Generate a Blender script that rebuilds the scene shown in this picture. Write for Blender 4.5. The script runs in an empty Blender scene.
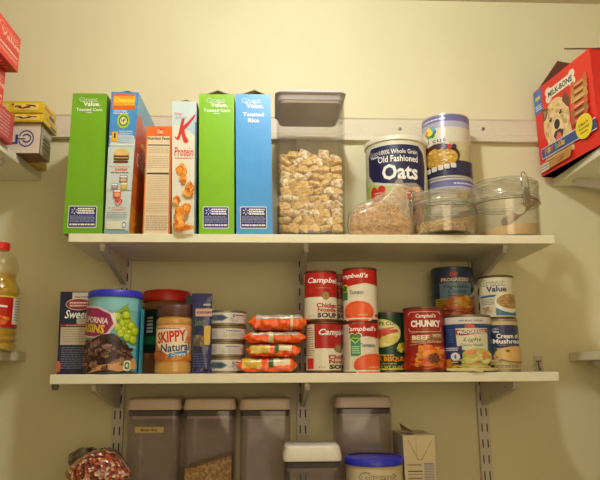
import bpy, bmesh, math, random
from mathutils import Vector, Matrix

# ------------------------------------------------------------------ camera, light, exposure
SC = bpy.context.scene
COL = SC.collection
F = 624.06
CAM = Vector((-0.0646, -1.4436, -0.0089))
FW = Vector((0.04120596, 0.97795075, 0.20473009))
RT = Vector((0.99914454, -0.04104959, -0.00501261))
UP = Vector((-0.00350200, -0.2047615, 0.97880563))
cd = bpy.data.cameras.new('camera'); co = bpy.data.objects.new('camera', cd); COL.objects.link(co)
cd.sensor_width = 36; cd.sensor_fit = 'HORIZONTAL'; cd.lens = F * 36 / 600; cd.clip_start = .02
mw = Matrix.Identity(4)
for i in range(3):
    mw[i][0] = RT[i]; mw[i][1] = UP[i]; mw[i][2] = -FW[i]; mw[i][3] = CAM[i]
co.matrix_world = mw
SC.camera = co
SC.view_settings.view_transform = 'Standard'; SC.view_settings.look = 'None'
SC.view_settings.gamma = 1; SC.view_settings.use_curve_mapping = False
SC.view_settings.exposure = 0.0
LAMP_POS = (-0.03, -0.72, 0.86)
LAMP_POWER = 15.6
LAMP_COL = (.98, 1.0, .98)
w = bpy.data.worlds.new('world'); SC.world = w; w.use_nodes = True
w.node_tree.nodes['Background'].inputs[0].default_value = (.9, .75, .55, 1)
w.node_tree.nodes['Background'].inputs[1].default_value = .1
def area(name, loc, target, size, power, colr):
    l = bpy.data.lights.new(name, 'AREA'); l.shape = 'DISK'; l.size = size; l.energy = power; l.color = colr
    o = bpy.data.objects.new(name, l); COL.objects.link(o); o.location = loc
    o.rotation_euler = (Vector(target) - Vector(loc)).to_track_quat('-Z', 'Y').to_euler(); return o

area('front_fill', (.15, -1.9, .15), (0, 0, .1), 1.0, 5.5, (1, .80, .52))  # added fill to brighten the shelves from the front; no doorway is built
def ray(x, y): return FW + RT * ((x - 300) / F) - UP * ((y - 240) / F)
def at(x, y, Y):
    d = ray(x, y); return CAM + d * ((Y - CAM.y) / d.y)
def cylfit(xl, xr, y, Y):
    """centre X and radius of an upright round thing whose sides show at xl and xr, standing at depth Y"""
    a, b = at(xl, y, Y), at(xr, y, Y)
    return (a.x + b.x) / 2, (b.x - a.x) / 2 * .995
Z1, Z2, YF = .2573, -.0139, -.2277     # tops of the two shelves, their front edge
Z3 = -.392

# ------------------------------------------------------------------ materials
def lin(c):
    c = c / 255
    return c / 12.92 if c <= .04045 else ((c + .055) / 1.055) ** 2.4
_M = {}
def M(rgb, rough=.45, metal=0., name=None, coat=0.):
    k = (tuple(rgb), rough, metal, coat)
    if k in _M: return _M[k]
    m = bpy.data.materials.new(name or 'paint_%d_%d_%d' % tuple(rgb)); m.use_nodes = True
    nt = m.node_tree; b = nt.nodes['Principled BSDF']
    c = (lin(rgb[0]), lin(rgb[1]), lin(rgb[2]), 1)
    n = nt.nodes.new('ShaderNodeTexNoise'); n.inputs['Scale'].default_value = 60; n.inputs['Detail'].default_value = 2
    tc = nt.nodes.new('ShaderNodeTexCoord'); nt.links.new(tc.outputs['Object'], n.inputs['Vector'])
    mx = nt.nodes.new('ShaderNodeMixRGB'); mx.inputs[1].default_value = tuple(v * .95 for v in c[:3]) + (1,); mx.inputs[2].default_value = tuple(min(1, v * 1.05) for v in c[:3]) + (1,)
    nt.links.new(n.outputs['Fac'], mx.inputs[0]); nt.links.new(mx.outputs[0], b.inputs['Base Color'])
    b.inputs['Roughness'].default_value = rough; b.inputs['Metallic'].default_value = metal
    b.inputs['Coat Weight'].default_value = coat; b.inputs['Coat Roughness'].default_value = .15
    _M[k] = m; return m
def noisy(name, stops, scale, rough=.6, bump=.0, kind='noise', coat=0., metal=0.):
    m = bpy.data.materials.new(name); m.use_nodes = True; nt = m.node_tree; b = nt.nodes['Principled BSDF']
    tc = nt.nodes.new('ShaderNodeTexCoord')
    if kind == 'voronoi':
        n = nt.nodes.new('ShaderNodeTexVoronoi'); out = n.outputs['Color']; h = n.outputs['Distance']
        sp = nt.nodes.new('ShaderNodeSeparateColor'); nt.links.new(out, sp.inputs[0]); out = sp.outputs[0]
    else:
        n = nt.nodes.new('ShaderNodeTexNoise'); n.inputs['Detail'].default_value = 5; out = n.outputs['Fac']; h = out
    n.inputs['Scale'].default_value = scale
    nt.links.new(tc.outputs['Object'], n.inputs['Vector'])
    r = nt.nodes.new('ShaderNodeValToRGB'); el = r.color_ramp.elements
    while len(el) < len(stops): el.new(.5)
    for e, (p, c) in zip(el, stops): e.position = p; e.color = (lin(c[0]), lin(c[1]), lin(c[2]), 1)
    nt.links.new(out, r.inputs[0]); nt.links.new(r.outputs[0], b.inputs['Base Color'])
    b.inputs['Roughness'].default_value = rough; b.inputs['Metallic'].default_value = metal
    b.inputs['Coat Weight'].default_value = coat; b.inputs['Coat Roughness'].default_value = .1
    if bump:
        bp = nt.nodes.new('ShaderNodeBump'); bp.inputs['Strength'].default_value = bump; bp.inputs['Distance'].default_value = .004
        nt.links.new(h, bp.inputs['Height']); nt.links.new(bp.outputs[0], b.inputs['Normal'])
    return m
def clear(name, tint=(255, 255, 255), haze=.0, hazecol=(230, 225, 215), rough=.08, gloss=1.):
    """thin clear plastic: straight-through light, a fresnel reflection and a little haze"""
    m = bpy.data.materials.new(name); m.use_nodes = True; nt = m.node_tree
    for n in list(nt.nodes):
        if n.type != 'OUTPUT_MATERIAL': nt.nodes.remove(n)
    out = [n for n in nt.nodes if n.type == 'OUTPUT_MATERIAL'][0]
    t = nt.nodes.new('ShaderNodeBsdfTransparent'); t.inputs[0].default_value = (*[lin(v) for v in tint], 1)
    g = nt.nodes.new('ShaderNodeBsdfGlossy'); g.inputs['Roughness'].default_value = rough
    d = nt.nodes.new('ShaderNodeBsdfDiffuse'); d.inputs[0].default_value = (*[lin(v) for v in hazecol], 1)
    a = nt.nodes.new('ShaderNodeMixShader'); a.inputs[0].default_value = haze
    nz = nt.nodes.new('ShaderNodeTexNoise'); nz.inputs['Scale'].default_value = 25; tc = nt.nodes.new('ShaderNodeTexCoord')
    nt.links.new(tc.outputs['Object'], nz.inputs['Vector'])
    mh = nt.nodes.new('ShaderNodeMath'); mh.operation = 'MULTIPLY'; mh.inputs[1].default_value = haze * 2
    nt.links.new(nz.outputs['Fac'], mh.inputs[0]); nt.links.new(mh.outputs[0], a.inputs[0])
    nt.links.new(t.outputs[0], a.inputs[1]); nt.links.new(d.outputs[0], a.inputs[2])
    fr = nt.nodes.new('ShaderNodeLayerWeight'); fr.inputs[0].default_value = .5
    pw = nt.nodes.new('ShaderNodeMath'); pw.operation = 'POWER'; pw.inputs[1].default_value = 4; nt.links.new(fr.outputs['Facing'], pw.inputs[0])
    mg = nt.nodes.new('ShaderNodeMath'); mg.operation = 'MULTIPLY_ADD'; mg.inputs[1].default_value = .45 * gloss; mg.inputs[2].default_value = .035 * gloss; mg.use_clamp = True
    nt.links.new(pw.outputs[0], mg.inputs[0])
    b = nt.nodes.new('ShaderNodeMixShader'); nt.links.new(mg.outputs[0], b.inputs[0])
    nt.links.new(a.outputs[0], b.inputs[1]); nt.links.new(g.outputs[0], b.inputs[2]); nt.links.new(b.outputs[0], out.inputs[0])
    return m

# ------------------------------------------------------------------ mesh building
class MB:
    def __init__(s): s.v = []; s.f = []; s.m = []; s.sm = []; s.mats = []
    def mi(s, m):
        if m not in s.mats: s.mats.append(m)
        return s.mats.index(m)
    def add(s, vs, fs, m, smooth=False):
        o = len(s.v); s.v += [tuple(v) for v in vs]
        k = s.mi(m) if not isinstance(m, list) else None
        for i, f in enumerate(fs):
            s.f.append([o + a for a in f]); s.m.append(k if k is not None else s.mi(m[i])); s.sm.append(smooth)
        return s
    def hexa(s, c, m):
        """c: 8 corners, bottom BL BR (front), BR BL (back) then the same on top; m: a material or six (bottom, top, front, right, back, left)"""
        fs = [(0, 3, 2, 1), (4, 5, 6, 7), (0, 1, 5, 4), (1, 2, 6, 5), (2, 3, 7, 6), (3, 0, 4, 7)]
        return s.add(c, fs, list(m) if isinstance(m, (list, tuple)) else m)
    def box(s, x0, x1, y0, y1, z0, z1, m, rot=0, o=(0, 0)):
        c = [(x0, y0, z0), (x1, y0, z0), (x1, y1, z0), (x0, y1, z0), (x0, y0, z1), (x1, y0, z1), (x1, y1, z1), (x0, y1, z1)]
        return s.hexa(c, m)
    def lathe(s, prof, m, n=48, cx=0, cy=0, smooth=True, sx=1, sy=1, caps=True):
        """prof: (r, z) or (r, z, material for the band above)"""
        vs = []; fs = []; ms = []
        for p in prof:
            for i in range(n):
                a = 2 * math.pi * i / n; vs.append((cx + p[0] * math.sin(a) * sx, cy - p[0] * math.cos(a) * sy, p[1]))
        for k in range(len(prof) - 1):
            mm = prof[k][2] if len(prof[k]) > 2 else m
            for i in range(n):
                j = (i + 1) % n; fs.append((k * n + i, k * n + j, (k + 1) * n + j, (k + 1) * n + i)); ms.append(mm)
        if caps and prof[0][0] > 1e-6: fs.append(tuple(range(n - 1, -1, -1))); ms.append(m)
        if caps and prof[-1][0] > 1e-6: fs.append(tuple((len(prof) - 1) * n + i for i in range(n))); ms.append(m)
        return s.add(vs, fs, ms, smooth)
    def loft(s, rings, m, cap0=True, cap1=True, smooth=True):
        n = len(rings[0]); vs = [v for r in rings for v in r]; fs = []
        for k in range(len(rings) - 1):
            for i in range(n):
                j = (i + 1) % n; fs.append((k * n + i, k * n + j, (k + 1) * n + j, (k + 1) * n + i))
        if callable(m): ms = [m(k, i) for k in range(len(rings) - 1) for i in range(n)]
        else: ms = [m] * len(fs)
        if cap0: fs.append(tuple(range(n - 1, -1, -1))); ms.append(ms[0])
        if cap1: fs.append(tuple((len(rings) - 1) * n + i for i in range(n))); ms.append(ms[-1])
        return s.add(vs, fs, ms, smooth)
    def rbox(s, levels, m, cx=0, cy=0, seg=5, cap0=True, cap1=True, smooth=True):
        """levels: (z, half width, half depth, corner radius)"""
        R = []
        for z, hw, hd, r in levels:
            ring = []
            for qx, qy, a0 in ((1, -1, -90), (1, 1, 0), (-1, 1, 90), (-1, -1, 180)):
                for i in range(seg + 1):
                    a = math.radians(a0 + 90 * i / seg)
                    ring.append((cx + qx * (hw - r) + r * math.cos(a), cy + qy * (hd - r) + r * math.sin(a), z))
            R.append(ring)
        return s.loft(R, m, cap0, cap1, smooth)
    def tube(s, pts, r, m, n=8, smooth=True):
        pts = [Vector(p) for p in pts]; rings = []
        for i, p in enumerate(pts):
            d = (pts[min(i + 1, len(pts) - 1)] - pts[max(i - 1, 0)]).normalized()
            u = d.cross(Vector((0, 0, 1)));
            if u.length < .05: u = d.cross(Vector((0, 1, 0)))
            u.normalize(); v = d.cross(u)
            rings.append([p + (u * math.cos(2 * math.pi * k / n) + v * math.sin(2 * math.pi * k / n)) * r for k in range(n)])
        return s.loft(rings, m, smooth=smooth)
    def prism(s, poly, axis, a0, a1, m):
        """poly of 2D points extruded along 'x' or 'y' or 'z'"""
        def P(p, a): return {'x': (a, p[0], p[1]), 'y': (p[0], a, p[1]), 'z': (p[0], p[1], a)}[axis]
        n = len(poly); vs = [P(p, a0) for p in poly] + [P(p, a1) for p in poly]
        fs = [tuple(range(n - 1, -1, -1)), tuple(range(n, 2 * n))] + [(i, (i + 1) % n, n + (i + 1) % n, n + i) for i in range(n)]
        return s.add(vs, fs, m)
    def build(s, name, parent=None, bevel=0, recalc=True, auto=35, loc=None):
        me = bpy.data.meshes.new(name)
        me.from_pydata(s.v, [], s.f); 
        for m in s.mats: me.materials.append(m)
        me.polygons.foreach_set('material_index', s.m); me.polygons.foreach_set('use_smooth', s.sm)
        if recalc:
            bm = bmesh.new(); bm.from_mesh(me); bmesh.ops.recalc_face_normals(bm, faces=bm.faces[:]); bm.to_mesh(me); bm.free()
        me.set_sharp_from_angle(angle=math.radians(auto))
        me.update()
        o = bpy.data.objects.new(name, me); COL.objects.link(o)
        if parent is not None: o.parent = parent
        if loc is not None: o.location = loc
        if bevel:
            b = o.modifiers.new('bevel', 'BEVEL'); b.width = bevel; b.segments = 2; b.limit_method = 'ANGLE'; b.angle_limit = math.radians(50)
        return o
def thing(name, label, cat, loc=(0, 0, 0), rz=0, group=None):
    o = bpy.data.objects.new(name, None); COL.objects.link(o); o.empty_display_size = .03
    o.location = loc; o.rotation_euler = (0, 0, rz); o['label'] = label; o['category'] = cat
    if group: o['group'] = group
    return o
def tag(o, label, cat, group=None, kind=None):
    o['label'] = label; o['category'] = cat
    if group: o['group'] = group
    if kind: o['kind'] = kind
    return o
def struct(o): o['kind'] = 'structure'; return o
def copy_tree(o, parent=None):
    c = o.copy(); COL.objects.link(c)
    if parent: c.parent = parent
    for ch in [x for x in bpy.data.objects if x.parent == o]: copy_tree(ch, c)
    return c

# ------------------------------------------------------------------ artwork printed on surfaces
class Plane:
    """printed face with corners BL, BR, TR, TL; x and y run 0..1"""
    def __init__(s, bl, br, tr, tl):
        s.c = [Vector(v) for v in (bl, br, tr, tl)]; s.n = (s.c[1] - s.c[0]).cross(s.c[3] - s.c[0]).normalized(); s.step = None
        s.cv = lambda x: x
    def p(s, x, y, off):
        a, b, c, d = s.c
        return a.lerp(b, x).lerp(d.lerp(c, x), y) + s.n * off
class Cyl:
    """printed wall of an upright round thing facing -y; x 0..1 across what shows from the front, y 0..1 from z0 to z1"""
    def __init__(s, r, z0, z1, rot=0):
        s.r = r; s.z0 = z0; s.z1 = z1; s.step = .06; s.rot = rot
        def cv(x):
            k = 2 * x - 1
            if abs(k) <= 1: return math.asin(k)
            return math.copysign(math.pi / 2 + (abs(k) - 1) * 1.5, k)
        s.cv = cv
    def p(s, t, y, off):
        r = (s.r(y) if callable(s.r) else s.r) + off
        return Vector((r * math.sin(t + s.rot), -r * math.cos(t + s.rot), s.z0 + (s.z1 - s.z0) * y))
_T = {}
def text_mesh(txt, bold, shear, space):
    bold = bold if bold < .02 else .02 + (bold - .02) * .4
    k = (txt, bold, shear, space)
    if k in _T: return _T[k]
    cu = bpy.data.curves.new('t', 'FONT'); cu.body = txt; cu.offset = bold; cu.shear = shear; cu.resolution_u = 2; cu.space_character = space
    o = bpy.data.objects.new('t', cu); COL.objects.link(o)
    me = bpy.data.meshes.new_from_object(o)
    vs = [(v.co.x, v.co.y) for v in me.vertices]; fs = [tuple(p.vertices) for p in me.polygons]
    bpy.data.objects.remove(o); bpy.data.curves.remove(cu); bpy.data.meshes.remove(me)
    x0 = min(v[0] for v in vs); x1 = max(v[0] for v in vs); y0 = min(v[1] for v in vs); y1 = max(v[1] for v in vs)
    vs = [((x - x0) / (x1 - x0), (y - y0) / (y1 - y0)) for x, y in vs]
    _T[k] = (vs, fs); return _T[k]
class Art:
    def __init__(s, mb, surf, rough=.4, lift=.00025): s.mb = mb; s.s = surf; s.k = 0; s.rough = rough; s.lift = lift
    def mat(s, c): return c if not isinstance(c, (tuple, list)) else M(c, s.rough)
    def put(s, vs, fs, c, new=True):
        """vs in surface coordinates (s.cv already applied to x)"""
        if new: s.k += 1
        off = s.lift + s.k * .00007
        if s.s.step:
            xs = [v[0] for v in vs]; lo, hi = min(xs), max(xs)
            if hi - lo > s.s.step:
                bm = bmesh.new(); bv = [bm.verts.new((x, y, 0)) for x, y in vs]
                for f in fs:
                    try: bm.faces.new([bv[i] for i in f])
                    except ValueError: pass
                n = int((hi - lo) / s.s.step) + 1
                for i in range(1, n):
                    x = lo + (hi - lo) * i / n
                    bmesh.ops.bisect_plane(bm, geom=bm.verts[:] + bm.edges[:] + bm.faces[:], plane_co=(x, 0, 0), plane_no=(1, 0, 0))
                bm.verts.index_update()
                vs = [(v.co.x, v.co.y) for v in bm.verts]; fs = [tuple(v.index for v in f.verts) for f in bm.faces]; bm.free()
        P = [s.s.p(x, y, off) for x, y in vs]
        s.mb.add(P, fs, s.mat(c), bool(s.s.step))
    def shape(s, unit, x0, x1, y0, y1, c, rot=0, fs=None, asp=1.):
        a, b = s.s.cv(x0), s.s.cv(x1)
        if rot:
            cr, sr = math.cos(rot), math.sin(rot); W, H = (b - a) * asp, (y1 - y0)
            o = []
            for u, v in unit:
                X, Y = (u - .5) * W, (v - .5) * H
                o.append(((a + b) / 2 + (X * cr - Y * sr) / asp, (y0 + y1) / 2 + X * sr + Y * cr))
        else: o = [(a + (b - a) * u, y0 + (y1 - y0) * v) for u, v in unit]
        s.put(o, fs or [tuple(range(len(o)))], c)
    def rect(s, x0, x1, y0, y1, c, rot=0, asp=1.): s.shape([(0, 0), (1, 0), (1, 1), (0, 1)], x0, x1, y0, y1, c, rot, asp=asp)
    def rrect(s, x0, x1, y0, y1, c, rx=.1, ry=.1, rot=0, asp=1.):
        u = []
        for cx, cy, a0 in ((1 - rx, ry, -90), (1 - rx, 1 - ry, 0), (rx, 1 - ry, 90), (rx, ry, 180)):
            for i in range(5):
                a = math.radians(a0 + i * 22.5); u.append((cx + rx * math.cos(a), cy + ry * math.sin(a)))
        s.shape(u, x0, x1, y0, y1, c, rot, asp=asp)
    def ell(s, x0, x1, y0, y1, c, n=28, rot=0, asp=1.): s.shape([(.5 + .5 * math.cos(2 * math.pi * i / n), .5 + .5 * math.sin(2 * math.pi * i / n)) for i in range(n)], x0, x1, y0, y1, c, rot, asp=asp)
    def poly(s, pts, c): s.put([(s.s.cv(x), y) for x, y in pts], [tuple(range(len(pts)))], c)
    def heart(s, x0, x1, y0, y1, c, rot=0, asp=1.):
        u = []
        for i in range(28):
            t = 2 * math.pi * i / 28; u.append((.5 + math.sin(t) ** 3 * .5, .56 + (13 * math.cos(t) - 5 * math.cos(2 * t) - 2 * math.cos(3 * t) - math.cos(4 * t)) / 29))
        s.shape(u, x0, x1, y0, y1, c, rot, asp=asp)
    def text(s, t, x0, x1, y0, y1, c, bold=.0, shear=0., rot=0, space=1., asp=1.):
        vs, fs = text_mesh(t, bold, shear, space); s.shape(vs, x0, x1, y0, y1, c, rot, fs, asp)
    def outl(s, t, x0, x1, y0, y1, c, inner, bold=.03, shear=0.):
        s.text(t, x0, x1, y0, y1, c, bold + .01, shear); dx = (x1 - x0) * .014; dy = (y1 - y0) * .08
        s.text(t, x0 + dx, x1 - dx, y0 + dy, y1 - dy, inner, .004, shear)
    def para(s, x0, x1, y0, y1, n, c, seed=1, fill=.55):
        rg = random.Random(seed); h = (y1 - y0) / n; vs = []; fs = []; a, b = s.s.cv(x0), s.s.cv(x1)
        for i in range(n):
            yy = y1 - (i + 1) * h + h * (1 - fill) / 2; x = a
            while x < b - (b - a) * .04:
                w_ = (b - a) * rg.uniform(.06, .2); xe = min(x + w_, b)
                k = len(vs); vs += [(x, yy), (xe, yy), (xe, yy + h * fill), (x, yy + h * fill)]; fs.append((k, k + 1, k + 2, k + 3)); x = xe + (b - a) * .025
        s.put(vs, fs, c)
    def food(s, x0, x1, y0, y1, cols, n, sz, seed=1, asp=1., squash=.7):
        """a heap of pieces inside the ellipse x0..x1, y0..y1; sz is the piece size as a share of the box"""
        rg = random.Random(seed); a, b = s.s.cv(x0), s.s.cv(x1); W, H = b - a, y1 - y0
        for i in range(n):
            r = math.sqrt(rg.random()) * (1 - sz * .7); t = rg.random() * 6.283
            cx, cy = a + W * (.5 + .5 * r * math.cos(t)), y0 + H * (.5 + .5 * r * math.sin(t))
            q = rg.uniform(.7, 1.25); rw, rh = sz * W * q * .5, sz * H * q * .5 * asp; al = rg.random() * 3.14; vs = []
            for k in range(9):
                tt = 6.283 * k / 9; j = rg.uniform(.85, 1.1); ex, ey = math.cos(tt) * j, math.sin(tt) * squash * j
                vs.append((cx + rw * (ex * math.cos(al) - ey * math.sin(al)), cy + rh * (ex * math.sin(al) + ey * math.cos(al))))
            s.put(vs, [tuple(range(9))], cols[rg.randrange(len(cols))])
            if i > 40: s.k -= 1
WHITE = (246, 244, 238); BLACK = (22, 20, 20)
def gv_logo(A, x0, x1, y0, y1, bg, top=WHITE, low=WHITE):
    h = y1 - y0; w_ = x1 - x0
    A.outl('Great', x0, x0 + w_ * .86, y0 + h * .5, y1, top, bg, .035)
    A.text('Value.', x0 + w_ * .2, x1, y0, y0 + h * .5, low, .035)

# ------------------------------------------------------------------ room
wallm = noisy('cream_wall_paint', [(.3, (222, 214, 178)), (.7, (228, 220, 185))], 4, .55, .02)
ceilm = noisy('ceiling_paint', [(.3, (205, 192, 160)), (.7, (212, 200, 168))], 5, .8)
floorm = noisy('floor_boards', [(.3, (150, 118, 84)), (.7, (168, 132, 96))], 6, .5)
shelfm = noisy('white_laminate', [(.3, (236, 230, 202)), (.7, (240, 234, 208))], 8, .4)
steelm = noisy('white_steel', [(.3, (208, 200, 190)), (.7, (214, 206, 196))], 30, .4)
railm = noisy('white_rail_paint', [(.3, (218, 208, 186)), (.7, (224, 214, 194))], 30, .45)
holem = M((30, 26, 22), .8)
XW, YB, ZC, ZF = .93, -1.95, .929, -1.51
def slab(name, *b, m=wallm):
    mb = MB(); mb.box(*b, m); return struct(mb.build(name))
slab('wall_back', -XW - .1, XW + .1, 0, .1, ZF, ZC + .1)
slab('wall_left', -XW - .1, -XW, YB, 0, ZF, ZC + .1)
slab('wall_right', XW, XW + .1, YB, 0, ZF, ZC + .1)
slab('wall_front', -XW - .1, XW + .1, YB - .1, YB, ZF, ZC + .1)
slab('ceiling', -XW, XW, YB, 0, ZC, ZC + .1, m=ceilm)
slab('floor', -XW - .1, XW + .1, YB - .1, .1, ZF - .1, ZF, m=floorm)
# hang rail with its lower lip
mb = MB()
mb.prism([(0, .5385), (-.016, .5385), (-.016, .553), (-.011, .557), (-.011, .594), (-.014, .598), (0, .598)], 'x', -.9, .9, railm)
rail = tag(mb.build('hang_rail', bevel=.001), 'long white wall rail running across the back wall above the cereal boxes', 'rail')
for x, y in ((400, 129), (483, 129)):
    p = at(x, y, -.011); m2 = MB(); m2.lathe([(.0045, 0), (.0042, .0015), (.002, .0025)], M((150, 145, 138), .35, .6), 16)
    m2.lathe([(.0012, .0026), (.0012, .003)], holem, 10)
    s = m2.build('screw', rail); s.rotation_euler = (math.pi / 2, 0, 0); s.location = p
# slotted standards
SX = .4064
def standard(x, label):
    t = thing('slotted_standard', label, 'wall upright', (x, 0, ZF + .3), group='slotted wall uprights')
    zb = 0; zt = .545 - (ZF + .3)
    mb = MB(); w_ = .0125; d = .011
    mb.box(-w_, w_, -d, -d + .0015, zb, zt, steelm); mb.box(-w_, -w_ + .0015, -d + .0015, 0, zb, zt, steelm); mb.box(w_ - .0015, w_, -d + .0015, 0, zb, zt, steelm)
    z = -.1022 - (ZF + .3); k = 0
    z -= .0338 * int(z / .0338)
    while z < zt - .01:
        for sx in (-.0058, .0058): mb.box(sx - .0013, sx + .0013, -d - .0001, -d + .0002, z - .0088, z + .0088, holem)
        z += .0338
    mb.build('channel', t)
standard(-SX, 'white slotted upright on back wall, behind the blue lidded raisin canister'); standard(0, 'white slotted upright on back wall, middle one of the three beside chicken soup cans'); standard(SX, 'white slotted upright on back wall, right one of the three near the clear hook')
def bracket(x, ztop, label, group):
    t = thing('shelf_bracket', label, 'bracket', (x, 0, ztop), group=group)
    mb = MB(); D = .207
    for sx in (-.0048, .0036): mb.prism([(-.0115, 0), (-.0115, -.05), (-.018, -.056), (-.026, -.054), (-D, -.014), (-D - .006, -.007), (-D - .005, 0)], 'x', sx, sx + .0012, steelm)
    mb.add([(-.0048, -.026, -.054), (.0048, -.026, -.054), (.0048, -D, -.014), (-.0048, -D, -.014), (-.0048, -D - .006, -.007), (.0048, -D - .006, -.007), (.0048, -D - .005, 0), (-.0048, -D - .005, 0)], [(0, 1, 2, 3), (3, 2, 5, 4), (4, 5, 6, 7)], steelm)
    mb.build('bracket_plate', t)
    for y, z in ((-.075, -.035), (-.17, -.012)):
        m2 = MB(); m2.tube([(-.0055, y, z), (.0055, y, z)], .0018, M((90, 86, 82), .4, .7)); m2.build('rivet', t)
def shelf(name, x0, x1, z0, z1, label, yf=YF):
    mb = MB(); mb.box(x0, x1, yf, -.0125, z0, z1, shelfm)
    return tag(mb.build(name, bevel=.0008), label, 'shelf')
shelf('shelf_board', -.4684, .5032, .2400, Z1, 'upper white shelf board holding cereal boxes, oats and jars')
shelf('shelf_board', -.4839, .4877, -.0318, Z2, 'lower white shelf board holding soup cans, raisins and noodles')
shelf('shelf_board', -.4839, .4877, Z3 - .0175, Z3, 'bottom white shelf board under the clear containers')
for zt, nm in ((.24, 'upper shelf'), (-.0318, 'lower shelf'), (Z3 - .0175, 'bottom shelf')):
    for x, sd in ((-SX, 'left'), (0, 'middle'), (SX, 'right')):
        bracket(x, zt, '%s white triangular bracket under the %s' % (sd, nm), 'shelf brackets')
# side shelves
def side_shelf(sgn, z0, z1, ynear, skew, label, yf=-.004):
    mb = MB(); xi = .617 * sgn; xo = XW * sgn; xn = xi + skew
    c = [(xi, yf), (xn, ynear), (xo, ynear), (xo, yf)]
    if sgn > 0: c = c[::-1]
    mb.prism(c, 'z', z0, z1, shelfm)
    return tag(mb.build('side_shelf', bevel=.0008), label, 'shelf')
side_shelf(-1, .434, .452, -1.15, -.03, 'upper left side shelf board holding the yellow and red boxes')
side_shelf(1, .4295, .4475, -1.15, 0, 'upper right side shelf board under the red dog biscuit box')
side_shelf(-1, .015, .033, -1.15, -.01, 'lower left side shelf board under the cooking oil bottle')
side_shelf(1, .010, .028, -1.15, 0, 'lower right side shelf board with nothing on it')
def side_bracket(sgn, z, y, label):
    t = thing('shelf_bracket', label, 'bracket', (XW * sgn, y, z), group='side shelf brackets')
    mb = MB(); mb.prism([(0, 0), (0, -.06), (-.02 * sgn, -.062), (-.28 * sgn, -.014), (-.29 * sgn, -.006), (-.285 * sgn, 0)], 'y', -.006, .006, steelm)
    mb.build('bracket_plate', t, bevel=.001)
side_bracket(-1, .434, -.15, 'white bracket under the upper left side shelf'); side_bracket(1, .4295, -.06, 'white bracket under the upper right side shelf')
side_bracket(-1, .015, -.2, 'white bracket under the lower left side shelf'); side_bracket(1, .010, -.06, 'white bracket under the lower right side shelf')
# clear hook on the wall and end clip below shelf
p = at(538, 364, 0)
t = thing('wall_hook', 'small clear plastic adhesive hook on the back wall past the mushroom soup', 'hook', (p.x, 0, p.z))
mb = MB(); mb.rbox([(-.018, .011, .001, .001), (.018, .011, .001, .001)], clear('hook_plastic', haze=.25), 0, -.0015); mb.build('hook_plate', t)
mb = MB(); mb.tube([(0, -.003, .008), (0, -.004, -.008), (0, -.009, -.014), (0, -.013, -.009)], .0016, M((110, 104, 92), .3, .7)); mb.tube([(-.005, -.004, .006), (.005, -.004, .006)], .0016, M((110, 104, 92), .3, .7)); mb.build('hook_arm', t)
p = at(52, 388, -.19)
mb = MB(); mb.lathe([(.004, -.012), (.0055, -.008), (.0055, -.001), (.007, 0)], M((120, 112, 98), .5), 20, sx=1.2)
tag(mb.build('shelf_clip', loc=(p.x + .006, -.19, -.0318)), 'small grey clip hanging under the left end of the lower shelf', 'clip')
# ceiling lamp (out of the frame)
t = thing('ceiling_lamp', 'round ceiling lamp above the pantry shelves', 'lamp', (LAMP_POS[0], LAMP_POS[1], ZC))
mb = MB(); mb.lathe([(.05, 0), (.05, -.012), (.025, -.02), (.02, -.02)], M((230, 228, 222), .4), 32); mb.build('lamp_base', t)
em = bpy.data.materials.new('lamp_glass'); em.use_nodes = True; eb = em.node_tree.nodes['Principled BSDF']
eb.inputs['Emission Color'].default_value = (*LAMP_COL, 1); 
r = .035; eb.inputs['Emission Strength'].default_value = LAMP_POWER / (4 * math.pi * r * r * math.pi)
eb.inputs['Base Color'].default_value = (.8, .8, .75, 1)
mb = MB(); mb.lathe([(0, -.02 - 2 * r)] + [(r * math.sin(math.pi * k / 12), -.02 - r - r * math.cos(math.pi * k / 12)) for k in range(1, 12)] + [(0, -.02)], em, 24); mb.build('bulb', t)

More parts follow.
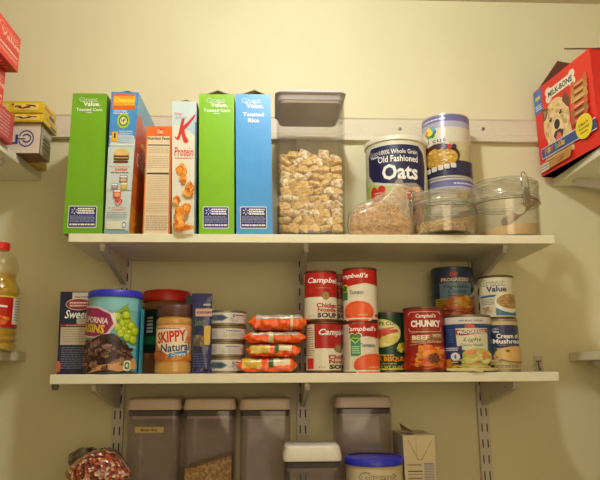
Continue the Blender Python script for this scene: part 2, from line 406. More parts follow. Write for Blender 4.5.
# ------------------------------------------------------------------ cereal boxes
brown = M((150, 118, 86), .8)
def cereal(label, bl, br, tr, tl, yf, depth, cols, front, zb=Z1, right=None, left=None, flap=0, cat='cereal box', name='cereal_box', group=None):
    """corners in pixels at depth yf; cols: front, right, left, top"""
    B = [at(*q, yf) for q in (bl, br, tr, tl)]
    cx = (B[0].x + B[1].x) / 2; zt = (B[2].z + B[3].z) / 2
    t = thing(name, label, cat, (cx, yf + depth / 2, zb), group=group)
    y0, y1 = -depth / 2, depth / 2
    x = [B[0].x - cx, B[1].x - cx, B[2].x - cx, B[3].x - cx]; h = zt - zb
    F4 = [Vector((x[0], y0, 0)), Vector((x[1], y0, 0)), Vector((x[2], y0, h)), Vector((x[3], y0, h))]
    K4 = [v + Vector((0, depth, 0)) for v in F4]
    mb = MB(); fm, rm, lm, tm = [M(c, .35) if isinstance(c, tuple) else c for c in cols]
    mb.hexa([F4[0], F4[1], K4[1], K4[0], F4[3], F4[2], K4[2], K4[3]], [tm, tm, fm, rm, fm, lm])
    A = Art(mb, Plane(F4[0], F4[1], F4[2], F4[3]), .35); front(A)
    if right: right(Art(mb, Plane(F4[1], K4[1], K4[2], F4[2]), .35))
    if left: left(Art(mb, Plane(K4[0], F4[0], F4[3], K4[3]), .35))
    mb.build('carton', t, recalc=False)
    if flap:
        for sx, xa, ra in ((1, x[3], flap), (-1, x[2], flap * 1.12)):
            m2 = MB(); wd = abs(x[2] - x[3]) * .5 * sx
            p = [(xa, 0), (xa + wd, ra), (xa + wd * .95, ra + .0012), (xa, .0012)]
            vs = [(a, y0 + .012, h + b) for a, b in p] + [(a, y0 + .075, h + b * .9) for a, b in p]
            m2.add(vs, [(0, 1, 2, 3), (7, 6, 5, 4), (0, 4, 5, 1), (1, 5, 6, 2), (2, 6, 7, 3), (3, 7, 4, 0)], M((176, 160, 120), .7)); m2.build('top_flap', t)
    return t
def navy_panel(A, x0=.13, x1=.83, y0=.045, y1=.185):
    A.rrect(x0 - .02, x1 + .02, y0 - .006, y1 + .006, (226, 230, 232), .06, .06); A.rrect(x0, x1, y0, y1, (40, 48, 118), .05, .05)
    cx, cy = x0 + (x1 - x0) * .2, y1 - (y1 - y0) * .22; hx = .012
    for k in range(6):
        a = math.pi / 6 + k * math.pi / 3; asp = .27
        A.rrect(cx + math.cos(a) * .065 - .028, cx + math.cos(a) * .065 + .028, cy + math.sin(a) * .065 * asp - .0026, cy + math.sin(a) * .065 * asp + .0026, WHITE, .4, .4, rot=a, asp=asp)
    A.para(x0 + .28 * (x1 - x0) + .03, x1 - .04, cy - .022, cy + .024, 3, WHITE, 3, .65)
    A.para(x0 + .03, x1 - .03, y0 + .032, cy - .03, 5, (150, 156, 196), 5, .5); A.para(x0 + .03, x1 - .03, y0 + .008, y0 + .026, 1, WHITE, 8, .6)
def corn(A):
    gv_logo(A, .2, .82, .905, .97, (112, 170, 36)); A.text('Toasted Corn', .13, .88, .868, .891, WHITE, .02); A.text('CEREAL', .4, .6, .853, .861, WHITE, .02)
    navy_panel(A)
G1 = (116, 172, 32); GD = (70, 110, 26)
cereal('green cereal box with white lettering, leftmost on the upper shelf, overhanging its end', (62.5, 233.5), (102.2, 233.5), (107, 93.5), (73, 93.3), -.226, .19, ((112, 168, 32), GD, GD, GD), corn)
OR = (232, 110, 30)
def cheer(A):
    A.rect(0, 1, .62, 1, (66, 142, 206)); A.rrect(-.0, 1.0, .3, .67, (196, 212, 212), .08, .06); A.rect(0, 1, 0, .52, (202, 214, 212))
    A.rrect(.06, .95, .685, .955, (66, 142, 206), .08, .04); A.rect(0, .06, .6, .95, (66, 142, 206)); A.rrect(.03, .96, .66, .69, (205, 218, 222), .4, .4)
    A.rrect(.06, .92, .69, .94, (66, 142, 206), .06, .04)
    A.rrect(.07, .92, .87, .985, (222, 104, 26), .1, .12); A.rect(.1, .9, .9, .97, (240, 156, 44)); A.text('Cheerios', .14, .88, .925, .958, (250, 226, 92), .02, .2); A.text('Multi Grain', .5, .85, .905, .918, (250, 226, 92))
    A.text('WHOLE GRAIN', .12, .62, .853, .866, WHITE, .02); A.para(.12, .68, .838, .85, 1, WHITE, 3, .6)
    A.ell(.27, .75, .735, .845, (170, 196, 58)); A.ell(.34, .68, .752, .828, (60, 100, 40)); A.ell(.38, .64, .762, .818, (226, 222, 160)); A.text('14', .42, .54, .775, .805, (70, 50, 40), .04); A.text('g', .54, .6, .79, .806, (70, 50, 40), .03)
    A.rrect(.1, .34, .64, .71, (236, 180, 60), .1, .1); A.text('1', .19, .25, .665, .7, (80, 60, 30)); A.para(.38, .88, .63, .72, 6, (190, 214, 236), 4)
    A.rect(.02, .98, .61, .62, (220, 228, 228)); A.rect(0, 1, .3, .6, (200, 212, 208))
    A.ell(.2, .82, .5, .585, (206, 168, 84)); A.ell(.26, .78, .535, .59, (222, 192, 110)); A.rrect(.22, .82, .505, .54, (92, 50, 36), .1, .3); A.rrect(.24, .8, .52, .527, (210, 180, 130), .1, .3); A.rrect(.22, .8, .485, .503, (110, 62, 44), .1, .3)
    A.text('naturally better', .1, .9, .452, .468, (236, 140, 50), .01); A.text('better', .3, .82, .43, .455, (226, 92, 44), .03, .2); A.para(.15, .85, .412, .424, 1, (120, 92, 80), 2, .7)
    for a, b, c, d, cc in ((.5, .82, .345, .4, (90, 110, 140)), (.2, .46, .3, .345, (110, 140, 186)), (.56, .84, .3, .35, (180, 180, 80)), (.3, .6, .24, .3, (206, 74, 50))):
        A.rrect(a, b, c, d, cc, .1, .1); A.rrect(a + .04, b - .04, c + .012, d - .02, (226, 170, 110), .3, .3); A.rrect(a + .02, b - .02, d - .015, d - .004, (236, 232, 220), .3, .3)
    A.heart(.37, .68, .19, .235, (214, 66, 44)); A.poly([(.44, .215), (.5, .2), (.62, .228), (.62, .222), (.5, .192), (.43, .21)], WHITE)
    A.text('MAY REDUCE CHOLESTEROL', .14, .88, .17, .18, (214, 100, 70), .01); A.para(.26, .78, .155, .165, 1, (214, 100, 70), 3, .6)
    A.para(.1, .9, .1, .148, 4, (140, 150, 160), 6, .35); A.rrect(.08, .92, .03, .085, (222, 222, 198), .03, .1); A.ell(.72, .9, .035, .08, (100, 150, 190)); A.ell(.76, .86, .045, .07, WHITE); A.rect(0, 1, 0, .018, (130, 170, 190))
def cheer_side(A):
    A.rect(0, 1, 0, 1, (158, 186, 200)); A.rect(0, 1, .86, 1, (120, 172, 206)); A.poly([(.0, 0), (1, 0), (1, .78), (.16, .86), (.0, .84)], (206, 84, 44))
    A.rect(0, 1, 0, .2, (236, 160, 40)); A.rect(0, 1, .2, .42, (228, 124, 42)); A.heart(.2, .85, .3, .72, (238, 168, 72)); A.heart(.24, .81, .33, .695, (208, 90, 50)); A.text('Cheerios', .1, .95, .5, .6, (244, 236, 200), .03)
    for i in range(8): A.ell(.1 + .1 * i, .24 + .1 * i, .02 + .02 * (i % 3), .1 + .02 * (i % 3), (244, 190, 70)); A.ell(.14 + .1 * i, .2 + .1 * i, .045 + .02 * (i % 3), .075 + .02 * (i % 3), (206, 120, 30))
cereal('blue and orange ring cereal box with a red heart and sandwich picture', (104.3, 233.5), (128.5, 233.5), (138.6, 93), (111.4, 91.5), -.224, .19, ((120, 170, 200), (158, 186, 200), (160, 180, 190), (150, 110, 70)), cheer, right=cheer_side, flap=.008)
def chex(A):
    A.rect(0, 1, 0, 1, (236, 214, 180)); A.rect(.0, .05, 0, 1, (226, 128, 60)); A.rect(.93, 1, 0, 1, (214, 106, 50)); A.rect(0, 1, .905, 1, (232, 112, 36)); A.ell(.34, .72, .915, .985, (222, 72, 34)); A.text('Chex', .4, .68, .93, .972, (244, 226, 190), .03)
    A.text('Nutrition Facts', .06, .92, .87, .898, (70, 58, 50), .03); A.rect(.08, .92, .815, .825, (80, 70, 60)); A.para(.1, .9, .74, .8, 4, (176, 156, 128), 3, .3); A.para(.1, .9, .6, .72, 7, (190, 170, 140), 4, .3)
    A.rect(.08, .92, .545, .56, (70, 60, 52)); A.para(.1, .9, .3, .53, 14, (204, 182, 148), 7, .3); A.para(.1, .9, .19, .28, 6, (190, 170, 140), 9, .3); A.para(.1, .9, .03, .17, 7, (170, 150, 124), 12, .35)
cereal('short box of square cereal showing its nutrition facts panel, orange top', (142.6, 233.5), (170, 233.5), (171.7, 126.7), (146.7, 126), -.224, .17, ((214, 190, 150), (200, 90, 40), (214, 100, 44), (200, 110, 50)), chex)
def spk(A):
    A.rect(0, 1, 0, 1, (228, 222, 202)); A.poly([(0, 1), (1, 1), (1, .72), (.5, .8), (0, .82)], (200, 214, 214)); A.poly([(.5, .8), (1, .72), (1, .93)], (176, 204, 218)); A.rect(.94, 1, 0, .84, (72, 128, 140))
    R = (206, 54, 44)
    A.text("Kellogg's", .1, .42, .885, .915, R, .0, .3); A.text('Special', .12, .6, .855, .885, (150, 160, 160), 0, .3)
    A.poly([(.13, .735), (.17, .715), (.26, .74), (.42, .80), (.7, .85), (.9, .895), (.97, .895), (.9, .865), (.7, .815), (.46, .765), (.3, .715), (.2, .70), (.11, .715)], R); A.poly([(.2, .70), (.3, .70), (.42, .77), (.52, .865), (.4, .865), (.3, .78)], R); A.poly([(.38, .775), (.5, .785), (.56, .73), (.68, .695), (.62, .672), (.48, .68), (.42, .72)], R)
    A.text('Protein', .1, .88, .575, .645, R, .01, .15); A.para(.12, .86, .555, .566, 1, (190, 120, 90), 3, .6)
    oc = [(226, 130, 30), (238, 156, 52), (206, 104, 24), (246, 178, 84)]
    for x0, x1, y0, y1, s in ((.14, .66, .41, .52, 1), (.3, .62, .36, .44, 2), (.48, .94, .26, .36, 3), (.6, .98, .3, .38, 4), (.08, .42, .2, .28, 5), (.14, .6, .11, .2, 6), (.46, .84, .14, .22, 7), (.06, .6, .0 + .02, .14, 8), (.1, .95, .0, .07, 9)):
        A.food(x0, x1, y0, y1, oc, 22, .42, s, 1.0, .8)
cereal('narrow white protein flakes box with a big red K and orange flakes', (171.8, 233.5), (195.6, 233.5), (196.6, 101.6), (172.2, 101.2), -.224, .18, ((228, 222, 202), (72, 128, 140), (200, 196, 180), (170, 120, 90)), spk, flap=.008)
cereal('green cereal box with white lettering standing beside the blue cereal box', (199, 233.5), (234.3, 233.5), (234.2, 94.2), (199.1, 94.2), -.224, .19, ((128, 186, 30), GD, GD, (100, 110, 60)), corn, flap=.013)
def rice(A):
    gv_logo(A, .17, .8, .895, .97, (76, 156, 220)); A.text('Toasted', .2, .8, .835, .865, WHITE, .04); A.text('Rice', .35, .66, .79, .822, WHITE, .04); navy_panel(A)
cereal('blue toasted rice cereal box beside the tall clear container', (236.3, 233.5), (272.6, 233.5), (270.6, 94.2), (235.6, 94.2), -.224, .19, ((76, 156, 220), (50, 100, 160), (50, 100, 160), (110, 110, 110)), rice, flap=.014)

# ------------------------------------------------------------------ tall clear container with wheat squares
cl_tall = clear('clear_acrylic', (251, 250, 248), .035, (225, 215, 205), .06)
greyp = M((176, 164, 166), .35); gask = M((150, 140, 148), .3)
def pop_container(label, cx, yc, hw, hd, zb, zt, lidm, gm, body, lidh=.024, tip=.0, group='clear push top containers', seg=.012, plug=None):
    t = thing('storage_container', label, 'container', (cx, yc, zb), group=group)
    H = zt - zb; hb = H - lidh
    mb = MB(); r = seg
    mb.rbox([(.0, hw * .93, hd * .93, r * .8), (.004, hw * .96, hd * .96, r), (hb - .03, hw, hd, r), (hb - .001, hw * 1.0, hd * 1.0, r)], body, cap1=False)
    mb.rbox([(.006, hw * .93, hd * .93, r * .8), (hb - .001, hw * .965, hd * .965, r)], body, cap1=False)
    mb.build('container_body', t)
    mb = MB(); k = 1.03
    mb.rbox([(hb + .0015, hw * k, hd * k, r * 1.1), (hb + lidh * .25, hw * k * 1.02, hd * k * 1.02, r * 1.2), (hb + lidh * .9, hw * k * .95, hd * k * .95, r * 1.2), (H, hw * .9, hd * .9, r)], lidm)
    ld = mb.build('lid', t)
    mb = MB(); mb.rbox([(hb - .011, hw * .94, hd * .94, r), (hb - .002, hw * .955, hd * .955, r), (hb + .0015, hw * .99, hd * .99, r)], gm); mb.build('gasket', ld)
    mb = MB(); mb.rbox([(hb - .017, hw * .90, hd * .90, r), (hb - .0112, hw * .92, hd * .92, r)], plug or lidm); mb.build('lid_plug', ld)
    return t, hb
OX0, OX1 = at(276.3, 200, -.222).x, at(347, 200, -.222).x
ocx = (OX0 + OX1) / 2; ohw = (OX1 - OX0) / 2
greylid = M((178, 162, 152), .35)
pop_container('tall clear container full of frosted wheat squares, beside the blue cereal box', ocx, -.146, ohw, .074, Z1, .5745, M((206, 196, 196), .35), M((188, 180, 188), .3), cl_tall, .012, plug=greylid, group='clear container of cereal')
# frosted wheat squares
wheatm = noisy('wheat_biscuit', [(.3, (190, 146, 74)), (.5, (232, 194, 118)), (.7, (252, 230, 172))], 140, .8, .8)
frostm = noisy('sugar_frosting', [(.42, (222, 176, 100)), (.5, (250, 236, 206)), (.7, (255, 250, 238))], 120, .7, .5)
def wheat(name_m, sd):
    rg = random.Random(sd); mb = MB(); L = []
    for z, k in ((-.0062, .72), (-.0045, .95), (0, 1.0), (.0045, .95), (.0062, .7)):
        L.append((z, .0118 * k, .0098 * k, .003))
    mb.rbox(L, wheatm if name_m == 0 else frostm, seg=3)
    # frosting on one broad side
    if name_m: mb.rbox([(-.0067, .0085, .007, .003), (-.0045, .0115, .0095, .003)], wheatm, seg=3)
    mb.v = [(x + rg.uniform(-.0009, .0009), y + rg.uniform(-.0009, .0009), z + rg.uniform(-.0007, .0007)) for x, y, z in mb.v]
    return mb
protos = [wheat(k % 2 if k else 0, k).build('wheat_square') for k in range(4)]
wn = 0; rg = random.Random(7)
W0, W1 = ocx - ohw * .93 + .0135, ocx + ohw * .93 - .0135
nx, ny, nz = 6, 5, 11; 
dx = (W1 - W0) / (nx - 1); Y0, Y1 = -.146 - .0665 + .0125, -.146 + .0665 - .0125; dy = (Y1 - Y0) / (ny - 1); dz = .0157
for k in range(nz):
    for j in range(ny):
        for i in range(nx):
            top = k == nz - 1 or (k == nz - 2)
            if not (j < 1 or i in (0, nx - 1) or top): continue
            if k == nz - 1 and (i * 7 + j * 3) % 5 < 2: continue
            src = protos[(0, 1, 0, 3, 2, 1, 0)[rg.randrange(7)]]
            o = src.copy(); COL.objects.link(o)
            off = dx * .4 * (1 if k % 2 else -1) if 0 < i < nx - 1 else 0
            o.location = (W0 + dx * i + off * .5 + rg.uniform(-.001, .001), Y0 + dy * j + rg.uniform(-.001, .001), Z1 + .0195 + dz * k + rg.uniform(-.0015, .0015))
            o.rotation_euler = (rg.choice((1.2, 1.57, .9, 1.9, .4)) + rg.uniform(-.3, .3), rg.uniform(-.6, .6), rg.uniform(-.5, .5))
            o.scale = (rg.uniform(.9, 1.02),) * 3
            tag(o, 'small square frosted wheat biscuit inside the tall clear container', 'cereal', 'frosted wheat squares in the tall clear container'); wn += 1
for q in protos: bpy.data.objects.remove(q)

# ------------------------------------------------------------------ oats, cans and jars
def rim(mb, r, z, m, up=1, w_=.0016):
    mb.lathe([(r - .004, z - .0022), (r + w_ * .3, z - .0022), (r + w_, z - .001), (r + w_, z + .001), (r + w_ * .3, z + .0022), (r - .002, z + .0022), (r - .0035, z - .001), (r - .004, z - .0022)], m, 48, caps=False)
tinm = M((176, 168, 156), .28, .85); darktin = M((110, 100, 92), .3, .85)
def tin(label, cx, cy, r, zb, h, bands, art, rz=0, group=None, rimm=tinm, name='soup_can', cat='can', rough=.3, face=True):
    """bands: (from, to, colour) shares of the label's height"""
    t = thing(name, label, cat, (cx, cy, zb), group=group)
    if face: t.rotation_euler[2] = -math.atan2(cx - CAM.x, cy - CAM.y)
    mb = MB(); mb.lathe([(r - .003, .001), (r - .0008, .003), (r - .0008, h - .003), (r - .003, h - .004), (r - .006, h - .0035), (0, h - .0035)], rimm, 48)
    rim(mb, r - .001, .0024, rimm); rim(mb, r - .001, h - .0024, rimm); mb.build('tin_body', t)
    a, b = .0052, h - .0052; mb = MB()
    prof = []
    for lo, hi, c in bands: prof.append((r, a + (b - a) * lo, M(c, rough) if isinstance(c, tuple) else c)); 
    prof.append((r, b)); mb.lathe(prof + [(r - .0006, b)], prof[0][2], 64)
    A = Art(mb, Cyl(r, a, b, rz), rough); art(A); mb.build('label', t, recalc=False)
    return t
# oats canister
cx, r = cylfit(366.5, 426.5, 180, -.073)
zt = at(396, 134.5, -.073 - r).z
t = thing('oats_canister', 'round cardboard oats canister with white lid and navy and green label', 'canister', (cx, -.073, Z1), rz=-math.atan2(cx - CAM.x, 1.37))
H = zt - Z1; mb = MB(); mb.lathe([(r - .002, 0), (r, .002), (r, H * .5, M((214, 208, 180), .4)), (r, H - .012)], M((196, 206, 110), .4), 64)
A = Art(mb, Cyl(r, 0, H - .012), .4)
A.rect(-.3, 1.3, 0, .25, (122, 176, 40)); A.rect(-.3, 1.3, .25, .42, (152, 192, 66)); A.rect(-.3, 1.3, .42, .6, (196, 208, 110)); A.rect(-.3, 1.3, .6, .72, (214, 214, 150))
NV = (34, 34, 72)
A.rect(.1, .88, .9, .965, NV); A.poly([(.05, .7), (.05, .9), (.1, .965), (.88, .965), (.96, .9), (.98, .75), (.94, .45), (.88, .36), (.8, .47), (.6, .53), (.3, .56), (.12, .6)], (214, 214, 205))
A.poly([(.065, .7), (.065, .89), (.11, .955), (.86, .955), (.93, .89), (.95, .75), (.92, .47), (.88, .39), (.8, .5), (.6, .555), (.3, .585), (.13, .62)], NV)
A.outl('Great', .09, .24, .875, .915, WHITE, NV, .03); A.text('Value.', .1, .24, .845, .872, WHITE, .03); A.text('100% Whole Grain', .25, .84, .865, .91, WHITE, .01); A.text('Old Fashioned', .22, .84, .785, .85, WHITE, .02); A.text('Oats', .28, .83, .61, .765, WHITE, .045)
A.heart(.09, .33, .36, .575, (206, 52, 36)); A.para(.15, .27, .44, .51, 3, (240, 190, 170), 4, .5)
mb.build('cardboard_tube', t, recalc=False)
mb = MB(); mb.lathe([(r + .0005, H - .012), (r + .003, H - .011), (r + .0032, H - .002), (r + .002, H), (r - .004, H), (r - .005, H - .003), (0, H - .003)], M((226, 222, 200), .35), 64); mb.build('lid', t)
# steel cut oats cans, one standing on the other
def stc(A):
    A.rect(-.5, 1.5, .9, 1, (112, 108, 160)); A.rect(-.5, 1.5, .8, .9, (176, 172, 196)); A.para(.05, .5, .925, .965, 1, (220, 220, 235), 3)
    A.rect(.55, 1.5, .12, .8, (196, 186, 140)); A.rect(.5, 1.5, .55, .8, (214, 206, 186)); A.rect(.72, .95, .42, .56, (206, 196, 150))
    for k, c in enumerate(((60, 130, 190), (90, 180, 200), (240, 210, 60), (230, 110, 50), (90, 170, 70), (50, 140, 60))):
        a = k * math.pi / 3; A.ell(.19 + .07 * math.cos(a) - .05, .19 + .07 * math.cos(a) + .05, .745 + .055 * math.sin(a) - .045, .745 + .055 * math.sin(a) + .045, c)
    A.ell(.13, .24, .695, .79, (246, 214, 70)); A.text('steel cut', -.02, .5, .56, .63, (60, 50, 60), .0); A.text('OATS', .22, .48, .51, .545, (90, 80, 80))
    A.rect(-.5, 1.5, 0, .24, (44, 44, 76)); A.poly([(.0, .2), (.3, .14), (.7, .18), (1.05, .3), (1.05, .1), (0, .05)], (44, 44, 76))
    A.ell(.02, .76, .12, .53, (70, 40, 30)); A.ell(.04, .72, .14, .46, (196, 150, 60)); A.food(.06, .7, .15, .46, [(226, 186, 90), (236, 204, 120), (206, 160, 70)], 60, .12, 2)
    for x, c in ((.08, (150, 30, 40)), (.3, (60, 40, 80)), (.42, (50, 36, 76)), (.52, (190, 50, 50)), (.6, (60, 40, 80))): A.ell(x, x + .09, .42, .5, c)
    for k in range(5): A.rrect(.08 + .12 * k, .18 + .12 * k, .06 + .012 * k, .14 + .012 * k, (214, 210, 200), .2, .2)
cx, r = cylfit(425.5, 470.5, 160, -.06); r = .0545
z2 = at(447, 177, -.114).z; z3 = at(447, 112.5, -.114).z
for k, (zb, h, lb) in enumerate(((Z1, z2 - Z1 - .001, 'lower round can of steel cut oats, mostly hidden behind the small clamp jar'), (z2, z3 - z2, 'upper round can of steel cut oats stacked high behind the small clamp jar'))):
    tin(lb, cx - .002 * k, -.06, r, zb, h, [(0, .25, (44, 44, 76)), (.25, 1, (222, 216, 200))], stc, rz=(1.3, 0)[k], group='steel cut oats cans', rimm=M((214, 212, 206), .3, .3), name='oats_can')
# clamp jars
jarm = clear('jar_acrylic', (253, 252, 249), .06, (244, 238, 224), .04, 2.2)
rimh = clear('jar_rim_glint', (250, 248, 242), .35, (250, 244, 230), .1, 3.)  # whitish haze for the lid rings, standing in for bright edge highlights
wirem = M((170, 164, 152), .25, .9)
def clamp_jar(label, cx, cy, r, zt, latch_az, fill_h, fillname, fillm, filllab, fillcat, tilt=0, fr=.94):
    t = thing('clamp_jar', label, 'jar', (cx, cy, Z1), group='clear clamp lid jars'); H = zt - Z1; hb = H * .66
    mb = MB(); mb.lathe([(0, .0005), (r * .84, .0005), (r * .93, .006), (r * .95, .02), (r * .96, hb - .012), (r * .98, hb - .006), (r, hb), (r * .94, hb), (r * .92, hb - .01), (r * .91, .008), (0, .006)], jarm, 64); mb.build('jar_body', t)
    mb = MB(); mb.lathe([(r * .94, hb + .004), (r * 1.0, hb + .004), (r, hb + .010), (r * .985, hb + .012), (r * .985, H * .90), (r * 1.0, H * .91), (r * 1.0, H * .97), (r * .95, H), (r * .3, H), (0, H), (0, H - .004), (r * .93, H - .004), (r * .96, H * .9 - .004), (r * .94, hb + .01), (r * .94, hb + .004)], jarm, 64, caps=False)
    for zz, k_ in ((H * .94, 1.0), (H * .9, .99), (hb + .008, 1.0)): mb.tube([(r * k_ * math.cos(2 * math.pi * i / 64), r * k_ * math.sin(2 * math.pi * i / 64), zz) for i in range(65)], .0010, rimh, 6)
    ld = mb.build('lid', t)
    mb = MB(); mb.lathe([(r * .93, hb), (r * .985, hb), (r * .985, hb + .004), (r * .93, hb + .004), (r * .93, hb)], clear('seal', (235, 232, 225), .3, (206, 200, 188)), 64, caps=False); mb.build('seal', ld)
    mb = MB(); mb.tube([((r * 1.005) * math.cos(2 * math.pi * i / 48), (r * 1.005) * math.sin(2 * math.pi * i / 48), hb - .004) for i in range(49)], .0011, wirem, 6); mb.build('wire_band', t)
    a = latch_az; e = Vector((math.sin(a), -math.cos(a), 0)); s = Vector((math.cos(a), math.sin(a), 0)); R_ = e * (r + .004)
    mb = MB(); pts = []
    for i in range(13):
        u = math.pi * i / 12; pts.append(R_ - s * .0085 * math.cos(u) + Vector((0, 0, hb + .014 + (H - hb - .006) * math.sin(u) ** .7)) - e * .004 * math.sin(u))
    mb.tube(pts, .0011, wirem, 6); wb = mb.build('wire_bail', t)
    mb = MB(); c = R_ + Vector((0, 0, hb))
    v = [c + s * sx * .0075 + e * ey * .0018 + Vector((0, 0, zz)) for zz in (-.018, .018) for ey, sx in ((1, -1), (1, 1), (-1, 1), (-1, -1))]
    mb.hexa(v, wirem); mb.build('clasp', wb, bevel=.001)
    # contents
    mb = MB(); rr = r * .895; n = 48; ring = []; prof = [(.6, .0072), (.97, .009), (1, .014)]
    rings = [[(rr * k * math.sin(2 * math.pi * i / n), -rr * k * math.cos(2 * math.pi * i / n), z) for i in range(n)] for k, z in prof]
    rg = random.Random(int(cx * 1000)); rings.append([(rr * math.sin(2 * math.pi * i / n), -rr * math.cos(2 * math.pi * i / n), fill_h + tilt * math.sin(2 * math.pi * i / n) * rr + rg.uniform(-.0008, .0008)) for i in range(n)])
    for q in (.75, .5, .25, .04): rings.append([(rr * q * math.sin(2 * math.pi * i / n), -rr * q * math.cos(2 * math.pi * i / n), fill_h + tilt * math.sin(2 * math.pi * i / n) * rr * q + .004 * (1 - q)) for i in range(n)])
    mb.loft(rings, fillm); o = mb.build(fillname, loc=(cx, cy, Z1)); tag(o, filllab, fillcat, kind='stuff')
    return t
oatm = noisy('rolled_oats', [(.1, (168, 124, 60)), (.5, (214, 176, 108)), (.9, (232, 204, 146))], 190, .8, .9, 'voronoi')
sugm = noisy('raw_sugar', [(.3, (214, 178, 120)), (.7, (226, 194, 140))], 300, .8, .2)
cx, r = cylfit(412, 475.5, 220, -.178)
clamp_jar('small clear clamp lid jar of rolled oats in front of the steel cut oats can', cx, -.178, r, at(443, 188.5, -.23).z, -1.42, .031, 'rolled_oats', oatm, 'rolled oats lying in the bottom of the small clamp jar', 'oats')
cx, r = cylfit(474.5, 539, 220, -.14)
clamp_jar('larger clear clamp lid jar of brown sugar at the right end of the upper shelf', cx, -.14, r, at(507, 179.5, -.18).z, .22, .030, 'brown_sugar', sugm, 'pale brown sugar sloping up to the right in the larger clamp jar', 'sugar', tilt=.13)
a, b = at(533, 200, -.125), at(505, 223, -.155)
t = thing('measuring_scoop', 'brown scoop with a round yellow end leaning inside the larger clamp jar', 'scoop', a)
d = b - a; mb = MB(); mb.tube([(0, 0, 0), d], .0108, M((172, 132, 92), .45), 12); mb.build('scoop_handle', t)
q = at(519, 209, -.195) - a
mb = MB(); mb.lathe([(.0085, -.002), (.0125, -.002), (.0125, .002), (.0085, .002)], M((216, 208, 172), .4), 24); mb.lathe([(.0085, -.001), (.0085, .001)], M((196, 186, 70), .4), 24)
o = mb.build('scoop_end', t); o.location = q; o.rotation_euler = (1.4, 0, -.3)
# bags
def bag_mesh(rows, m, nseg=28, seed=1, wr=.002, flat=.0):
    """rows: (z, left, right, half thickness, y shift)"""
    rg = random.Random(seed); ph = [rg.uniform(0, 6.28) for _ in range(6)]; rings = []
    for k, (z, xl, xr, th, ys) in enumerate(rows):
        ring = []
        for i in range(nseg):
            a = 2 * math.pi * i / nseg; c, s_ = math.cos(a), math.sin(a)
            x = (xl + xr) / 2 + (xr - xl) / 2 * c; y = ys + th * math.copysign(abs(s_) ** .8, s_)
            w_ = wr * (math.sin(x * 260 + ph[0] + z * 120) + math.sin(z * 330 + ph[1] - x * 150) + .7 * math.sin(x * 500 + z * 420 + ph[2])) * min(1, th / .008)
            ring.append((x, y + w_ * (1 if s_ < 0 else -.5), z + .6 * w_ * (1 if 0 < k < len(rows) - 1 else 0)))
        rings.append(ring)
    mb = MB(); mb.loft(rings, m); return mb
def interp(rows, n):
    out = []
    for i in range(n):
        t_ = i / (n - 1) * (len(rows) - 1); k = min(int(t_), len(rows) - 2); f = t_ - k
        out.append(tuple(rows[k][j] * (1 - f) + rows[k + 1][j] * f for j in range(5)))
    return out
bagm = clear('bag_film', (252, 249, 242), .22, (232, 220, 196), .18, 1.5)
def px(x, y, Y): p = at(x, y, Y); return p.x, p.z
t0 = at(381, 234, -.19)
def row(y, xl, xr, th, Y=-.19, ys=0):
    a, b = at(xl, y, Y), at(xr, y, Y); return ((a.z + b.z) / 2, a.x - t0.x, b.x - t0.x, th, ys)
rows = interp([(Z1 + .001, row(234, 350, 412, 1)[1], row(234, 350, 412, 1)[2], .016, 0), row(226, 347, 415, .027), row(214, 348.5, 413, .024), row(205, 358, 411, .018), row(196, 378, 408, .013), row(187, 391, 405, .008), row(178, 398, 402, .003)], 26)
t = thing('noodle_bag', 'clear plastic bag of loose curly noodles slumped beside the tall container', 'bag', (t0.x, -.19, 0))
bag_mesh(rows, bagm, 40, 3, .0011).build('film', t)
rows2 = interp([(Z1 + .004, rows[0][1] + .004, rows[0][2] - .006, .01, 0), row(226, 349.5, 411, .021), row(214, 351, 404, .018), row(207, 359, 397, .012), row(203, 366, 390, .003)], 14)
crm = noisy('noodle_crumbs', [(.25, (150, 100, 54)), (.5, (212, 162, 104)), (.75, (236, 196, 144))], 120, .75, .8)
mb = bag_mesh(rows2, crm, 32, 5, .0012)
rg = random.Random(11)
for i in range(280):
    k = rg.randrange(2, len(rows2) - 2); zz, xl, xr, th, _ = rows2[k]; u = rg.uniform(-.9, .9); x = (xl + xr) / 2 + (xr - xl) / 2 * u; y = -th * math.sqrt(1 - u * u) + .001
    a = rg.uniform(-1.2, 1.2); L = rg.uniform(.006, .014); pts = [(x + L * (s_ - .5) * math.cos(a), y - .0008 + .0015 * math.sin(s_ * 7), zz + L * (s_ - .5) * math.sin(a) + .0022 * math.sin(s_ * 8 + i)) for s_ in (0, .25, .5, .75, 1)]
    if min(q[2] for q in pts) > Z1 + .003: mb.tube(pts, .0010, M([(226, 180, 116), (170, 112, 58), (244, 214, 160)][i % 3], .6), 5)
tag(mb.build('noodle_pieces', loc=(t0.x, -.19, 0)), 'loose brown curly noodles filling the slumped plastic bag', 'noodles', kind='stuff')
t = thing('granola_bag', 'clear plastic bag of granola behind the noodle bag, below the oats canister', 'bag', (at(398, 234, -.158).x, -.158, 0))
t0 = at(398, 234, -.158)
